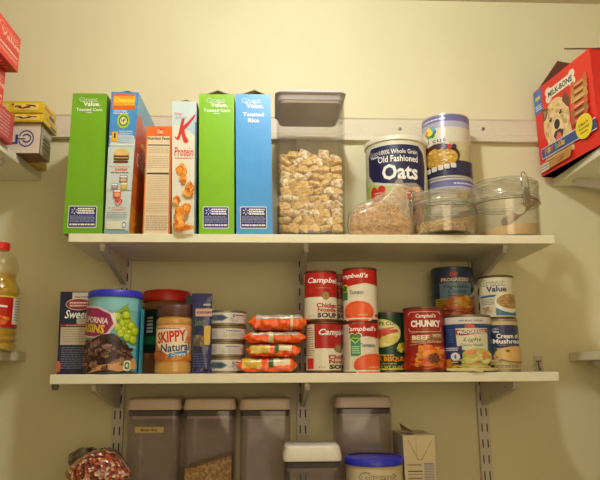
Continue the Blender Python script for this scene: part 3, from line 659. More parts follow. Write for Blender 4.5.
# rests between the canister and the noodle bag
rows = interp([(Z1 + .001, -.03, .03, .003, -.004), row(225, 376, 424, .004, -.158), row(205, 374, 426, .0045, -.158), row(196, 386, 425, .004, -.158), row(188, 394, 422, .003, -.158), row(183, 403, 416, .001, -.158)], 20)
bag_mesh(rows, bagm, 36, 8, .0007).build('film', t)
rows = interp([(Z1 + .003, -.028, .028, .002, -.004), row(225, 378, 422, .003, -.158), row(205, 376, 424, .0034, -.158), row(196, 388, 423, .0028, -.158), row(187, 396, 419, .0012, -.158)], 12)
mb = bag_mesh(rows, noisy('granola_clusters', [(.2, (150, 84, 40)), (.5, (206, 138, 76)), (.8, (232, 186, 122))], 110, .8, .8, 'voronoi'), 32, 9, .0008)
tag(mb.build('granola', loc=(t0.x, -.158, 0)), 'brown granola clusters inside the bag below the oats canister', 'granola', kind='stuff')
p = at(409, 201, -.168)
mb = MB(); mb.add([(-.006, 0, -.02), (.006, .001, -.021), (.007, 0, .018), (-.005, -.001, .02), (-.006, .0008, -.02), (.006, .0018, -.021), (.007, .0008, .018), (-.005, 0, .02)], [(0, 1, 2, 3), (7, 6, 5, 4), (0, 4, 5, 1), (1, 5, 6, 2), (2, 6, 7, 3), (3, 7, 4, 0)], M((226, 214, 196), .5))
A = Art(mb, Plane((-.006, 0, -.02), (.006, .001, -.021), (.007, 0, .018), (-.005, -.001, .02)), .5); A.rrect(.15, .85, .6, .95, (196, 60, 44)); A.rrect(.3, .7, .15, .4, (40, 36, 32))
o = mb.build('tag', t, recalc=False); o.location = p - Vector(t.location)

# ------------------------------------------------------------------ lower shelf
RED = (180, 22, 20); CREAM = (232, 222, 198)
# navy cracker box
def sweet(A):
    A.rect(0, 1, 0, 1, (28, 34, 62)); A.rect(.42, 1.0, .9, .99, (200, 190, 176)); A.para(.5, .98, .92, .95, 1, (130, 120, 116), 2)
    A.ell(.2, 1.1, .77, .92, (206, 190, 176)); A.ell(.22, 1.08, .78, .91, (150, 36, 52)); A.para(.34, .98, .81, .88, 2, (226, 206, 196), 4, .55); A.text('Sweet', .18, 1.0, .67, .775, WHITE, .02, .3)
    A.rrect(.6, 1, .6, .67, (196, 186, 172), .2, .3); A.rect(.05, .95, .575, .6, (150, 40, 50)); A.para(.25, .9, .578, .595, 1, (220, 180, 176), 9, .5)
    A.rect(.07, .96, .35, .565, (196, 182, 158)); A.para(.15, .9, .38, .55, 6, (150, 140, 126), 5, .3); A.para(.12, .93, .06, .33, 10, (120, 128, 156), 6, .35)
    A.ell(-.02, .12, .02, .16, (216, 100, 84))
cereal('navy blue cracker box with white script, leftmost on the lower shelf', (56.8, 373.5), (86.8, 373.5), (89.3, 290.5), (60.5, 293), -.165, .13, ((28, 34, 62), (24, 28, 52), (30, 36, 66), (30, 36, 66)), sweet, zb=Z2, cat='cracker box', name='cracker_box')
# raisins
def round_tub(label, name, cat, cx, cy, r, zb, h, bodym, lidm, lidh, art, lidname='lid', bevel=.004, rough=.35, lipr=.003, group=None):
    t = thing(name, label, cat, (cx, cy, zb), rz=-math.atan2(cx - CAM.x, cy - CAM.y), group=group); hb = h - lidh
    mb = MB(); mb.lathe([(r - .003, 0), (r, .003), (r, hb + lidh * .6)], bodym, 64); art(Art(mb, Cyl(r, .002, hb), rough)); mb.build('tub', t, recalc=False)
    mb = MB(); R_ = r + lipr; mb.lathe([(r + .0006, hb), (R_, hb + .001), (R_, h - bevel), (R_ - bevel * .5, h - .0008), (R_ - bevel, h), (R_ - bevel * 1.5, h - .002), (0, h - .002)], lidm, 64); mb.build(lidname, t)
    return t
BLUE = M((44, 48, 190), .35)
def raisin(A):
    A.rect(-.5, 1.5, 0, 1, (100, 178, 196)); A.rect(-.5, .95, .82, 1, (132, 196, 204)); A.rect(.72, .9, .3, .8, (130, 190, 180)); A.rect(.93, 1.5, 0, 1, (58, 160, 196))
    for x, y in ((.5, .66), (.6, .72), (.56, .6), (.66, .65), (.72, .7), (.74, .6), (.68, .56), (.62, .52), (.78, .52), (.74, .47), (.84, .44), (.8, .62), (.7, .76), (.86, .55), (.54, .74)):
        A.ell(x - .075, x + .075, y - .058, y + .058, (130, 160, 20)); A.ell(x - .065, x + .06, y - .045, y + .05, (186, 206, 40)); A.ell(x - .035, x + .01, y + .0, y + .035, (214, 228, 96))
    A.poly([(.5, .8), (.6, .83), (.74, .93), (.7, .86), (.78, .84), (.66, .81), (.56, .78)], (140, 170, 40))
    A.poly([(-.1, .62), (-.1, .9), (.22, .87), (.5, .76), (.53, .64), (.42, .5), (.2, .45), (-.1, .5)], (222, 206, 208)); A.poly([(-.1, .6), (-.1, .88), (.2, .845), (.42, .76), (.485, .64), (.38, .52), (.18, .47), (-.1, .52)], (152, 24, 88))
    A.poly([(.42, .765), (.5, .79), (.535, .64), (.49, .66)], (236, 222, 220))
    A.text('CALIFORNIA', -.02, .4, .66, .74, (240, 226, 224), .03, 0, -.12, asp=.38); A.text('RAISINS', .0, .34, .53, .645, (222, 206, 40), .05, 0, -.1, asp=.38)
    A.poly([(-.1, .0), (-.1, .28), (.3, .5), (.5, .51), (.75, .36), (.85, .2), (.86, .1), (.7, 0)], (58, 36, 32)); 
    rc = [(86, 56, 50), (120, 80, 66), (40, 22, 20), (160, 122, 100), (60, 40, 44), (136, 98, 84), (34, 18, 18)]
    A.food(-.05, .85, .02, .46, rc, 170, .1, 3, 1.3, .65)
    A.poly([(.12, 0), (.3, .1), (.6, .14), (.86, .2), (.9, .06), (.6, .02), (.4, .05)], (206, 152, 92)); A.poly([(.2, 0), (.36, .03), (.5, -.0), (.8, .02), (.9, 0)], (70, 40, 34))
    A.rrect(.68, .79, .03, .16, (226, 232, 206), .3, .3); A.rrect(.695, .775, .05, .14, (60, 120, 50), .3, .3); A.ell(.715, .755, .07, .12, (226, 232, 206))
    A.rect(.93, 1.0, 0, .86, (70, 176, 206))
cx, r = cylfit(88, 139.5, 335, -.172); zt = at(114, 289, -.172 - r).z
round_tub('tall round raisin canister with purple label, green grapes and a blue lid', 'raisin_canister', 'canister', cx, -.172, r, Z2, zt - Z2, M((100, 178, 196), .35), BLUE, .0145, raisin)
# red lidded jar
def redjar(A):
    A.rect(-.5, 1.5, .3, .9, (22, 44, 34)); A.rect(-.5, 1.5, .36, .5, (30, 96, 56)); A.rrect(.44, 1.4, .45, .75, (226, 222, 214), .1, .15); A.rrect(.48, 1.35, .48, .72, (196, 30, 30), .1, .15); A.rrect(.56, 1.2, .54, .72, (230, 224, 216), .2, .2); A.rrect(.62, 1.1, .6, .72, (90, 24, 28), .2, .2)
    A.para(.56, .66, .8, .88, 1, WHITE, 3, .6); A.para(.12, .24, .55, .85, 5, (190, 196, 186), 4, .6)
cx, r = cylfit(141.5, 190, 330, -.062); zt = at(166, 289, -.062 - r).z
brownjar = M((138, 96, 56), .3); 
t = thing('spread_jar', 'large jar with a red lid and dark green label behind the peanut butter jar', 'jar', (cx, -.062, Z2), rz=-math.atan2(cx - CAM.x, -.062 - CAM.y)); H = zt - Z2
mb = MB(); mb.lathe([(r * .93, 0), (r, .006), (r, H * .22), (r * .985, H * .24), (r * .985, H * .76), (r, H * .79), (r * .93, H * .84), (r * .88, H * .86), (r * .88, H * .87)], brownjar, 64); mb.build('jar_body', t)
mb = MB(); mb.lathe([(r * .99, H * .24), (r * .99, H * .76)], M((22, 44, 34), .35), 64); mb.f = mb.f[:-2]; mb.m = mb.m[:-2]; mb.sm = mb.sm[:-2]
redjar(Art(mb, Cyl(r * .99, H * .1, H * .78), .35)); mb.build('label', t, recalc=False)
def ribbed_lid(r, z0, z1, m, ribs=60, amp=.0005, bev=.003):
    mb = MB(); rings = []
    for z, k in ((z0, 0), (z0 + .001, 1), (z1 - bev, 1), (z1 - bev * .3, 0), (z1, 0)):
        rr = r - (0 if k or z == z0 else (bev * .4 if z < z1 else bev)); n = ribs * 2
        rings.append([((rr + (amp * k if i % 2 else 0)) * math.sin(2 * math.pi * i / n), -(rr + (amp * k if i % 2 else 0)) * math.cos(2 * math.pi * i / n), z) for i in range(n)])
    mb.loft(rings, m); return mb
ribbed_lid(r * .97, H * .868, H, M((206, 28, 24), .35)).build('lid', t)
# peanut butter jar
cx, r = cylfit(155.5, 194.5, 345, -.185); zt = at(176, 304, -.185 - r * .9).z; H = zt - Z2
pbm = noisy('peanut_butter', [(.3, (196, 142, 66)), (.7, (206, 154, 78))], 20, .25, .05, coat=.6)
t = thing('peanut_butter_jar', 'peanut butter jar with brown lid and orange label before the red lidded jar', 'jar', (cx, -.185, Z2), rz=-math.atan2(cx - CAM.x, -.185 - CAM.y))
mb = MB(); mb.lathe([(r * .9, 0), (r * .99, .004), (r, .012), (r * .985, H * .15), (r * .97, H * .17), (r * .97, H * .70), (r * .985, H * .715), (r * 1.0, H * .74), (r * .97, H * .79), (r * .9, H * .81), (r * .9, H * .82)], pbm, 64); mb.build('jar_body', t)
mb = MB(); mb.lathe([(r * .978, H * .175), (r * .978, H * .695)], M((226, 150, 84), .4), 64); mb.f = mb.f[:-2]; mb.m = mb.m[:-2]; mb.sm = mb.sm[:-2]
A = Art(mb, Cyl(r * .978, H * .175, H * .695), .4)
A.rect(-.3, 1.3, 0, 1, (228, 152, 84)); A.poly([(.0, .62), (.0, 1), (.4, 1), (1, 1), (1.0, .75), (.8, .9)], (232, 170, 110)); A.poly([(.75, .66), (1, .8), (1, .6), (.82, .55)], (214, 120, 76)); A.rect(-.3, 1.3, 0, .25, (206, 120, 40))
for k in range(7): A.ell(.02 + .13 * k, .2 + .13 * k, .02 + .04 * (k % 3), .2 + .05 * (k % 3), (236, 166, 64)); A.ell(.05 + .13 * k, .16 + .13 * k, .05 + .04 * (k % 3), .15 + .05 * (k % 3), (190, 104, 30)); A.ell(.07 + .13 * k, .13 + .13 * k, .07 + .04 * (k % 3), .12 + .05 * (k % 3), (240, 180, 84))
A.rrect(.0, .3, .02, .3, (186, 100, 40), .4, .4); A.poly([(.05, .88), (.3, .93), (.72, .93), (.8, .8), (.72, .5), (.86, .48), (.84, .24), (.5, .12), (.3, .2), (.18, .3), (.04, .55)], (238, 222, 194))
A.text('SKIPPY', .08, .76, .52, .84, (212, 38, 30), .06, .0, .1, asp=.55); A.para(.06, .6, .88, .93, 1, (90, 60, 50), 4, .5); A.text('Natural', .16, .85, .27, .5, (40, 60, 100), .03, .1, .1, asp=.55); A.poly([(.34, .1), (.36, .22), (.78, .3), (.8, .2)], (52, 130, 190)); A.text('Creamy', .42, .76, .13, .24, WHITE, .02, 0, .08, asp=.55)
mb.build('label', t, recalc=False)
ribbed_lid(r * .965, H * .822, H, M((86, 48, 40), .4)).build('lid', t)
# foil pouch
navyfoil = noisy('navy_foil', [(.3, (24, 28, 70)), (.6, (34, 40, 96)), (.8, (60, 66, 130))], 40, .25, .5, coat=.5)
t0 = at(202, 373, -.214)
def prow(y, xl, xr, th, ys=0): 
    a, b = at(xl, y, -.214), at(xr, y, -.214); return ((a.z + b.z) / 2, a.x - t0.x, b.x - t0.x, th, ys)
t = thing('foil_pouch', 'tall narrow navy foil pouch standing beside the stack of flat cans', 'pouch', (t0.x, -.214, 0))
rows = interp([(Z2 + .001, -.021, .021, .009, 0), prow(366, 194, 210.5, .009), prow(345, 194, 212, .007), prow(320, 193, 211.5, .005), prow(300, 192.3, 212.4, .002), prow(293.5, 192, 212.8, .0006)], 24)
mb = bag_mesh(rows, navyfoil, 32, 4, .0009)
z_ = lambda y: at(202, y, -.222).z
A = Art(mb, Plane((-.022, -.0075, z_(372)), (.019, -.0075, z_(372)), (.021, -.0045, z_(293)), (-.021, -.0045, z_(293))), .3, lift=.0012)
A.para(.5, .85, .83, .87, 1, (196, 192, 196), 3, .6); A.rrect(.15, .92, .7, .8, (206, 166, 150), .05, .1); A.para(.2, .88, .72, .78, 1, (120, 80, 80), 4, .5)
A.text('Select', .14, .6, .58, .68, (110, 140, 90), 0, .2); A.rrect(.58, .88, .34, .58, (214, 176, 70), .1, .1); A.rrect(.1, .6, .32, .45, (80, 70, 60), .2, .2); A.food(.1, .6, .3, .48, [(150, 120, 80), (110, 90, 70), (180, 150, 96)], 12, .3, 2)
A.para(.12, .8, .06, .24, 6, (70, 80, 140), 3, .4); mb.build('pouch_body', t)
t2 = thing('foil_pouch', 'dark foil pouch half hidden between the peanut butter jar and the front pouch', 'pouch', (t0.x - .012, -.199, 0))
rows = interp([(Z2 + .001, -.02, .02, .004, 0), prow(345, 190, 206, .003), prow(310, 189.5, 205, .002), (prow(295, 191, 206, .0006))], 12)
bag_mesh(rows, noisy('dark_foil', [(.3, (30, 28, 36)), (.7, (50, 46, 60))], 40, .3, .4), 24, 6, .0005).build('pouch_body', t2)
# four flat cans
cx, r = cylfit(205.5, 245.7, 340, -.168); edges = [372.6, 357, 341.3, 325.6, 309.8]
LW = (214, 206, 196)
def tuna(v):
    def f(A):
        A.rect(-.5, 1.5, 0, 1, LW)
        if v in (0, 3):
            A.poly([(.1, .5), (.2, .25), (.42, .2), (.56, .5), (.42, .8), (.2, .8)], (96, 126, 140)); A.poly([(.14, .5), (.22, .32), (.4, .28), (.52, .5), (.4, .72), (.22, .72)], (60, 86, 104))
            A.ell(.66, .72, .6, .85, (40, 40, 70)); A.ell(.68, .71, .68, .8, LW); A.para(.74, .93, .66, .84, 1, (40, 40, 70), 3, .6); A.food(.56, .84, .1, .6, [(150, 150, 160), (190, 186, 180)], 12, .3, v)
        else: A.para(.5, .86, .68, .84, 1, (70, 74, 120), 3, .6); A.para(.42, .94, .14, .6, 4, (150, 148, 156), v + 3, .3)
        A.para(.02, .3, .15, .8, 6, (160, 158, 160), v + 8, .3)
    return f
for k in range(4):
    z0_ = at(226, edges[k], -.168 - r).z if k else Z2; z1_ = at(226, edges[k + 1], -.168 - r).z
    tin(['flat tuna can at the bottom of the stack of four', 'second flat tuna can from the bottom of the stack', 'third flat tuna can from the bottom of the stack', 'flat tuna can with a dark oval mark on top of the stack'][k], cx + (.0006, -.0005, .0008, 0)[k], -.168, r, z0_, z1_ - z0_, [(0, 1, LW)], tuna(k), group='flat tuna cans in a stack', name='tuna_can', rimm=M((150, 136, 112), .35, .7))
# ramen packets
om = noisy('orange_film', [(.3, (240, 74, 8)), (.7, (250, 98, 16))], 30, .25, .3, coat=.5); whm = noisy('pale_film', [(.3, (196, 186, 170)), (.5, (150, 140, 128)), (.7, (214, 206, 190))], 130, .3, .3, coat=.5)
yel = M((214, 178, 60), .3, coat=.5); grn = M((44, 96, 40), .4); crmm = M((226, 214, 170), .3, coat=.4); dkm = M((52, 40, 36), .5)
def packet(label, xl, xr, yb, yt, zone, seed, Y=-.166, hd=.046):
    a, b = at(xl, (yb + yt) / 2, Y - hd), at(xr, (yb + yt) / 2, Y - hd); z0_ = at(270, yb, Y - hd).z; z1_ = at(270, yt, Y - hd).z
    cx = (a.x + b.x) / 2; L = (b.x - a.x) / 2; hz = (z1_ - z0_) / 2; rg = random.Random(seed)
    t = thing('ramen_packet', label, 'noodle packet', (cx, Y, z0_), group='orange noodle packets in a pile'); n = 36; rings = []; xs = []
    for k in range(26):
        u = -1 + 2 * k / 25; au = abs(u); th = hz * (1 if au < .8 else 1 - .62 * ((au - .8) / .12) ** 1.5 if au < .92 else .38 - .28 * (au - .92) / .08); ring = []
        wd = hd * (1 if au < .8 else 1 - .08 * (au - .8) / .2)
        for i in range(n):
            q = 2 * math.pi * i / n; c, s_ = math.cos(q), math.sin(q); P_ = .45
            y = wd * math.copysign(abs(c) ** P_, c); z = th * math.copysign(abs(s_) ** (P_ + .1), s_)
            j = .0008 * (math.sin(u * 22 + seed + c * 5) + math.sin(u * 9 + s_ * 7 + seed * 2)) + rg.uniform(-.0003, .0003)
            z2_ = z * (1 + 0) + j; z2_ = max(-hz, min(hz, z2_)) + hz
            if au > .88: z2_ += .0018 * math.sin(i * 1.3 + seed) * (1 if u > 0 else .8)
            ring.append((u * L + (rg.uniform(-.0012, .0012) if au > .95 else 0), y + j, max(.0004, z2_)))
        rings.append(ring); xs.append(u)
    mb = MB(); mb.loft(rings, lambda k, i: zone((xs[k] + xs[k + 1]) / 2, math.sin(2 * math.pi * (i + .5) / n), math.cos(2 * math.pi * (i + .5) / n)) or om); mb.build('wrapper', t, recalc=True); return t
def zoneA(u, s_, c):
    if c < 0 and .44 < u < .52: return crmm
    if s_ > .25 and -.8 < u < .82: return whm
def zoneB(u, s_, c):
    if c < 0 and -.18 < u < -.06: return crmm
    if s_ > .1 and -.75 < u < .8: return whm
def zoneC(u, s_, c):
    if s_ > -.1 and -.85 < u < -.15: return yel
    if s_ > -.2 and .0 < u < .18: return grn if abs(s_ - .3) < .5 else crmm
    if s_ > .0 and .18 < u < .72: return crmm
    if s_ > .5 and .72 < u < .88: return yel
def zoneD(u, s_, c):
    if s_ > -.1 and -.82 < u < -.2: return yel
    if s_ > -.2 and .02 < u < .2: return grn if abs(s_ - .35) < .55 else crmm
    if s_ > .0 and .2 < u < .74: return crmm
    if s_ < -.6: return whm
packet('orange noodle packet at the bottom of the pile, sticking out furthest left', 237, 297.5, 373, 357.5, zoneD, 4)
packet('orange noodle packet second from the bottom with a yellow corner panel', 246, 300.5, 357.3, 343.6, zoneC, 3)
packet('orange noodle packet third from the bottom with a pale top panel', 243.5, 306, 343.4, 331, zoneB, 2)
packet('thickest orange noodle packet lying on top of the pile', 249, 306.5, 330.8, 313.5, zoneA, 1)
# soup cans
rimc = M((120, 84, 62), .35, .8)
def chick(A):
    A.text("Campbell's", .12, 1.02, .74, .9, WHITE, .03, .25, .0); A.para(.36, .8, .655, .675, 1, (226, 150, 130), 3, .5)
    A.ell(.54, .76, .41, .595, (130, 100, 50)); A.ell(.57, .73, .43, .575, (176, 146, 84)); A.ell(.61, .69, .46, .545, (140, 112, 60))
    A.text('Chicken', .38, .95, .24, .34, RED, .045); A.text('Noodle', .41, .93, .15, .235, RED, .045); A.text('SOUP', .4, .94, .025, .13, (48, 38, 30), .08)
    for k in range(3): A.ell(.13 + .07 * k, .165 + .07 * k, .05, .085, (190, 160, 90))
    A.rect(-.22, .03, .0, 1, (214, 200, 180)); A.para(-.2, .02, .1, .9, 14, (120, 60, 50), 5, .4)
def chick2(A):
    A.text("Campbell's", .36, 1.2, .72, .9, WHITE, .03, .25); A.ell(.78, 1.0, .38, .56, (130, 104, 60)); A.ell(.81, .97, .4, .54, (160, 134, 84))
    A.text('Chicken', .62, 1.12, .235, .335, RED, .045); A.text('Noodle', .64, 1.1, .145, .23, RED, .045); A.text('SOUP', .64, 1.1, .025, .12, (48, 38, 30), .08)
    for k in range(3): A.ell(.36 + .07 * k, .395 + .07 * k, .05, .085, (190, 160, 90))
    A.rect(-.25, .25, .0, 1, (222, 208, 184)); A.rect(-.25, .25, .76, .98, (214, 200, 176)); A.para(-.02, .22, .3, .94, 13, (130, 100, 90), 5, .35); A.rrect(.05, .22, .03, .26, (206, 50, 40), .1, .1)
BAND = [(0, .47, CREAM), (.47, 1, RED)]
def soup(label, xl, xr, yb, yt, Y, bands, art, group, zb=None, **k):
    cx, r = cylfit(xl, xr, (yb + yt) / 2, Y); z0_ = zb if zb is not None else Z2; z1_ = at((xl + xr) / 2, yt, Y - r).z
    tin(label, cx, Y, r, z0_, z1_ - z0_, bands, art, group=group, **k); return z1_, cx, r
zz, _, _ = soup('red and white chicken noodle soup can, bottom of its pair, text turned right', 306.3, 341.3, 372, 321.3, -.188, BAND, chick2, 'chicken noodle soup cans', rimm=rimc)
soup('red and white chicken noodle soup can, top of its pair, with a gold medal', 304.3, 337, 320, 269.8, -.188, BAND, chick, 'chicken noodle soup cans', zb=zz, rimm=rimc)
TB = [(0, 1, CREAM)]
def tomato(v):
    def f(A):
        o = .06 if v else 0
        A.poly([(-.5, .66), (.0 + o, .62), (.35, .68), (.65, .72), (1.0, .66), (1.5, .62), (1.5, 1), (-.5, 1)], (186, 24, 20))
        A.text("Campbell's", -.05 + 2.6 * o, .74 + 3 * o, .8, .93, WHITE, .03, .25)
        A.rrect(.0, .1 + o * 1.5, .0, .98, (206, 190, 170), .1, .05) if v else None
        x = .1 + 1.6 * o
        if v: A.rect(x + .03, x + .3, .3, .66, (60, 150, 80)); A.heart(x - .02, x + .35, .55, .8, (220, 226, 190)); A.heart(x + .01, x + .32, .575, .78, (60, 140, 60)); A.text('Heart', x + .07, x + .26, .66, .7, (236, 226, 80), .02); A.para(x + .06, x + .27, .34, .52, 4, (200, 226, 200), 3)
        else: A.rect(.02, .15, .38, .66, (60, 140, 70)); A.rrect(.0, .15, .54, .7, (210, 210, 60), .2, .2); A.rrect(.02, .13, .56, .67, (50, 120, 50), .2, .2)
        A.text('Tomato', .2 + 4.2 * o, .6 + 4.6 * o, .49, .57, (110, 110, 118), .02, .2)
        A.ell(.02 + 4 * o, .9 + 4 * o, -.12 if not v else -.16, .38, (238, 206, 190)); A.ell(.06 + 4 * o, .87 + 4 * o, -.1 if not v else -.14, .345, (234, 84, 40)); A.ell(.14 + 4 * o, .8 + 4 * o, -.02, .3, (240, 98, 52)); 
        A.text('CONDENSED', .42 + 4.6 * o, .7 + 4.2 * o, .045, .075, CREAM, .02); A.rect(-.3, 1.3, -.03, .0, CREAM)
        A.rrect(.9, .98, .02, .08, (196, 50, 40), .2, .2) if not v else None
        A.para(1.02, 1.3, .1, .6, 10, (150, 120, 110), 5, .4)
    return f
zz, _, _ = soup('tomato soup can, bottom of its pair, with a green heart badge', 343, 378.6, 372, 320.3, -.188, TB, tomato(1), 'tomato soup cans', rimm=rimc)
soup('tomato soup can with an orange soup bowl, top of its pair', 343, 377, 319, 266.8, -.188, TB, tomato(0), 'tomato soup cans', zb=zz, rimm=rimc)
zz, _, _ = soup('red soup can at the back, bottom, glimpsed between the chicken and tomato cans', 325, 356, 368, 322, -.085, BAND, chick, 'red soup cans at the back', rimm=rimc)
soup('red soup can at the back, top, glimpsed between the chicken and tomato cans', 324.5, 355, 322, 274, -.085, BAND, chick, 'red soup cans at the back', zb=zz, rimm=rimc)
# lobster bisque
def lob(A):
    A.ell(-.1, .84, .4, .92, (226, 216, 130)); A.ell(-.06, .8, .43, .89, (236, 228, 150)); A.text('CAPE COD', .1, .76, .8, .87, (60, 80, 50), .03); A.para(.2, .64, .74, .76, 1, (110, 120, 70), 4)
    A.poly([(-.0, .66), (.3, .72), (.74, .73), (.78, .68), (.5, .64), (.3, .58), (.1, .46), (.06, .52), (.2, .6), (.0, .6)], (214, 84, 60)); A.poly([(.3, .6), (.6, .62), (.76, .6), (.74, .5), (.5, .46), (.3, .5)], (226, 206, 110)); A.poly([(.1, .7), (.5, .76), (.72, .78), (.5, .72)], (220, 110, 80))
    A.food(.68, .96, .28, .5, [(214, 196, 50), (186, 180, 40), (226, 214, 90)], 12, .4, 4)
    A.para(.2, .62, .245, .28, 1, (226, 190, 90), 3, .6); A.text('LOBSTER BISQUE', -.08, .88, .14, .24, (226, 150, 40), .06); A.para(.2, .7, .1, .12, 1, (200, 180, 90), 2); A.text('NET WT 15 OZ', .16, .84, .03, .075, (226, 196, 96), .02)
soup('green lobster bisque can with an oval cream label beside the tomato cans', 371.5, 406, 372, 311.8, -.135, [(0, .03, (210, 190, 80)), (.03, 1, (26, 62, 40))], lob, None, rimm=darktin)
# chunky
def chunky(A):
    A.rect(-.5, .0, 0, 1, (120, 22, 22)); A.rrect(.14, .92, .62, .96, (214, 190, 170), .1, .15); A.rrect(.155, .905, .63, .95, (158, 22, 24), .1, .15); A.rect(.1, .95, .69, .9, (168, 26, 26))
    A.text("Campbell's", .32, .8, .84, .92, WHITE, .02, .25); A.text('CHUNKY', .2, .9, .7, .815, WHITE, .1); A.text('SOUP THAT EATS LIKE A MEAL', .34, .82, .655, .672, (226, 120, 60), .02)
    A.poly([(.16, .6), (.16, .606), (.94, .63), (.94, .622)], (214, 170, 110)); A.poly([(.18, .44), (.18, .56), (.94, .6), (.94, .5)], (160, 92, 56)); A.text('BEEF', .22, .63, .49, .565, (236, 224, 190), .07); A.text('WITH', .7, .9, .53, .585, (236, 224, 190), .03)
    A.text('COUNTRY VEGETABLES', .22, .9, .44, .475, (226, 200, 150), .04); A.poly([(.16, .4), (.16, .41), (.94, .475), (.94, .465)], (214, 170, 110))
    A.poly([(-.3, 0), (-.3, .15), (.1, .22), (.3, .36), (.6, .42), (1.2, .38), (1.2, 0)], (150, 30, 24))
    A.food(.16, .98, .0, .42, [(226, 96, 30), (236, 130, 40), (200, 66, 30), (226, 150, 60), (180, 50, 30)], 50, .24, 5); A.food(.3, .8, .2, .42, [(240, 130, 30), (246, 150, 40), (232, 110, 36)], 10, .4, 3); A.food(.55, .85, .1, .28, [(96, 50, 34), (110, 60, 40)], 8, .5, 6)
    A.food(.0, .98, .0, .12, [(196, 50, 30), (214, 90, 50), (160, 36, 26)], 36, .14, 8)
cx_, r_ = cylfit(404.2, 443.8, 340, -.180)
soup('dark red chunky beef soup can with stew picture', 404.2, 443.8, 372, 306.3, -.180, [(0, 1, (150, 24, 24))], chunky, None, rimm=M((130, 96, 70), .3, .8))
# vegetable soups
veg = [(226, 130, 40), (232, 160, 60), (214, 196, 90), (190, 180, 80), (236, 206, 130)]
def prog_light(A):
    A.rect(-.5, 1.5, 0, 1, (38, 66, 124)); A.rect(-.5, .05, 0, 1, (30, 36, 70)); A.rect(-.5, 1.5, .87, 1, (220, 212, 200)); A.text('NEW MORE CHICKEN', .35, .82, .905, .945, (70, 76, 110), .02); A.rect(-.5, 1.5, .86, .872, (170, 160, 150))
    A.ell(.46, .56, .76, .85, (206, 60, 40)); A.ell(.56, .67, .76, .85, (214, 80, 44)); A.ell(.5, .62, .72, .86, (200, 60, 40)); A.ell(.38, .46, .74, .8, (70, 110, 50)); A.ell(.66, .74, .74, .8, (80, 120, 60))
    A.poly([(.3, .38), (.28, .78), (.9, .78), (.88, .3)], (222, 214, 180)); A.poly([(.28, .66), (.28, .76), (.5, .74), (.7, .75), (.9, .77), (.9, .69), (.6, .66), (.4, .64)], (206, 66, 40)); A.poly([(.3, .675), (.3, .75), (.5, .73), (.7, .74), (.87, .76), (.87, .7), (.6, .675), (.42, .66)], (40, 40, 90))
    A.text('PROGRESSO', .32, .86, .675, .74, WHITE, .05, 0, .03, asp=.42); A.text('Light', .42, .78, .51, .6, (80, 120, 100), .01, .3); A.text('Chicken Noodle', .36, .8, .44, .49, (110, 130, 110), .01, .2)
    A.para(.1, .24, .5, .78, 6, (80, 110, 170), 3, .4)
    A.food(.0, 1.1, -.06, .24, [(214, 206, 110), (196, 190, 90), (226, 214, 140), (222, 140, 50)], 46, .2, 3); A.ell(.36, .92, .06, .4, (196, 190, 110)); A.food(.38, .92, .08, .4, [(216, 206, 120), (232, 130, 56), (226, 220, 160), (180, 180, 80), (206, 196, 100)], 34, .28, 7)
    A.rect(.08, .4, .2, .44, (44, 52, 110)); A.para(.12, .34, .35, .42, 2, (220, 220, 230), 3); A.ell(.2, .36, .17, .32, (226, 226, 220)); A.ell(.26, .3, .2, .28, (90, 100, 150)); A.poly([(.05, 0), (.05, .18), (.2, .2), (.22, .05)], (206, 130, 50))
    A.rect(-.5, 1.5, -.02, .03, (220, 206, 150))
def prog_veg(A):
    A.rect(-.5, 1.5, 0, 1, (44, 66, 104)); A.rect(.2, .92, .3, .7, (120, 152, 182)); A.ell(.44, .54, .83, .93, (180, 60, 44)); A.ell(.54, .64, .83, .93, (190, 74, 48))
    A.poly([(.22, .68), (.22, .82), (.5, .84), (.9, .8), (.9, .7), (.5, .72)], (150, 50, 44)); A.poly([(.24, .7), (.24, .8), (.5, .82), (.88, .78), (.88, .71), (.5, .73)], (50, 50, 90)); A.text('PROGRESSO', .25, .87, .72, .8, WHITE, .05)
    A.text('Vegetable', .3, .86, .56, .65, (50, 60, 100), .01, .25); A.text('Classics', .4, .8, .47, .56, (50, 60, 100), .01, .25); A.text('Vegetable', .38, .76, .38, .45, (60, 66, 90), .01)
    A.rrect(.1, .42, .16, .36, (206, 176, 60), .1, .1); A.para(.14, .4, .2, .33, 3, (120, 90, 40), 3)
    A.poly([(-.2, 0), (-.2, .1), (.3, .2), (1.2, .2), (1.2, 0)], (120, 40, 24)); A.food(.1, 1.0, -.1, .24, [(206, 80, 34), (160, 50, 26), (190, 60, 30), (226, 120, 50)], 40, .2, 4); A.ell(.34, .94, .1, .42, (206, 110, 40)); A.food(.36, .94, .12, .42, [(236, 180, 70), (232, 150, 50), (206, 96, 34), (240, 196, 96)], 26, .26, 6); A.poly([(.84, .4), (.98, .64), (1.0, .62), (.88, .38)], (200, 196, 190))
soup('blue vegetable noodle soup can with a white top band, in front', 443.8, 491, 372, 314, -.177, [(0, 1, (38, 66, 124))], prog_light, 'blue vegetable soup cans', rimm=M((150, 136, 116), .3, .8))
zz, _, _ = soup('blue soup can at the back, bottom, hidden behind the white banded can', 433, 474, 366, 317.5, -.058, [(0, 1, (44, 66, 104))], prog_veg, 'blue vegetable soup cans', rimm=darktin)
soup('blue vegetable soup can with orange stew picture, stacked at the back', 432.2, 473.2, 317, 266, -.058, [(0, 1, (44, 66, 104))], prog_veg, 'blue vegetable soup cans', zb=zz, rimm=darktin)
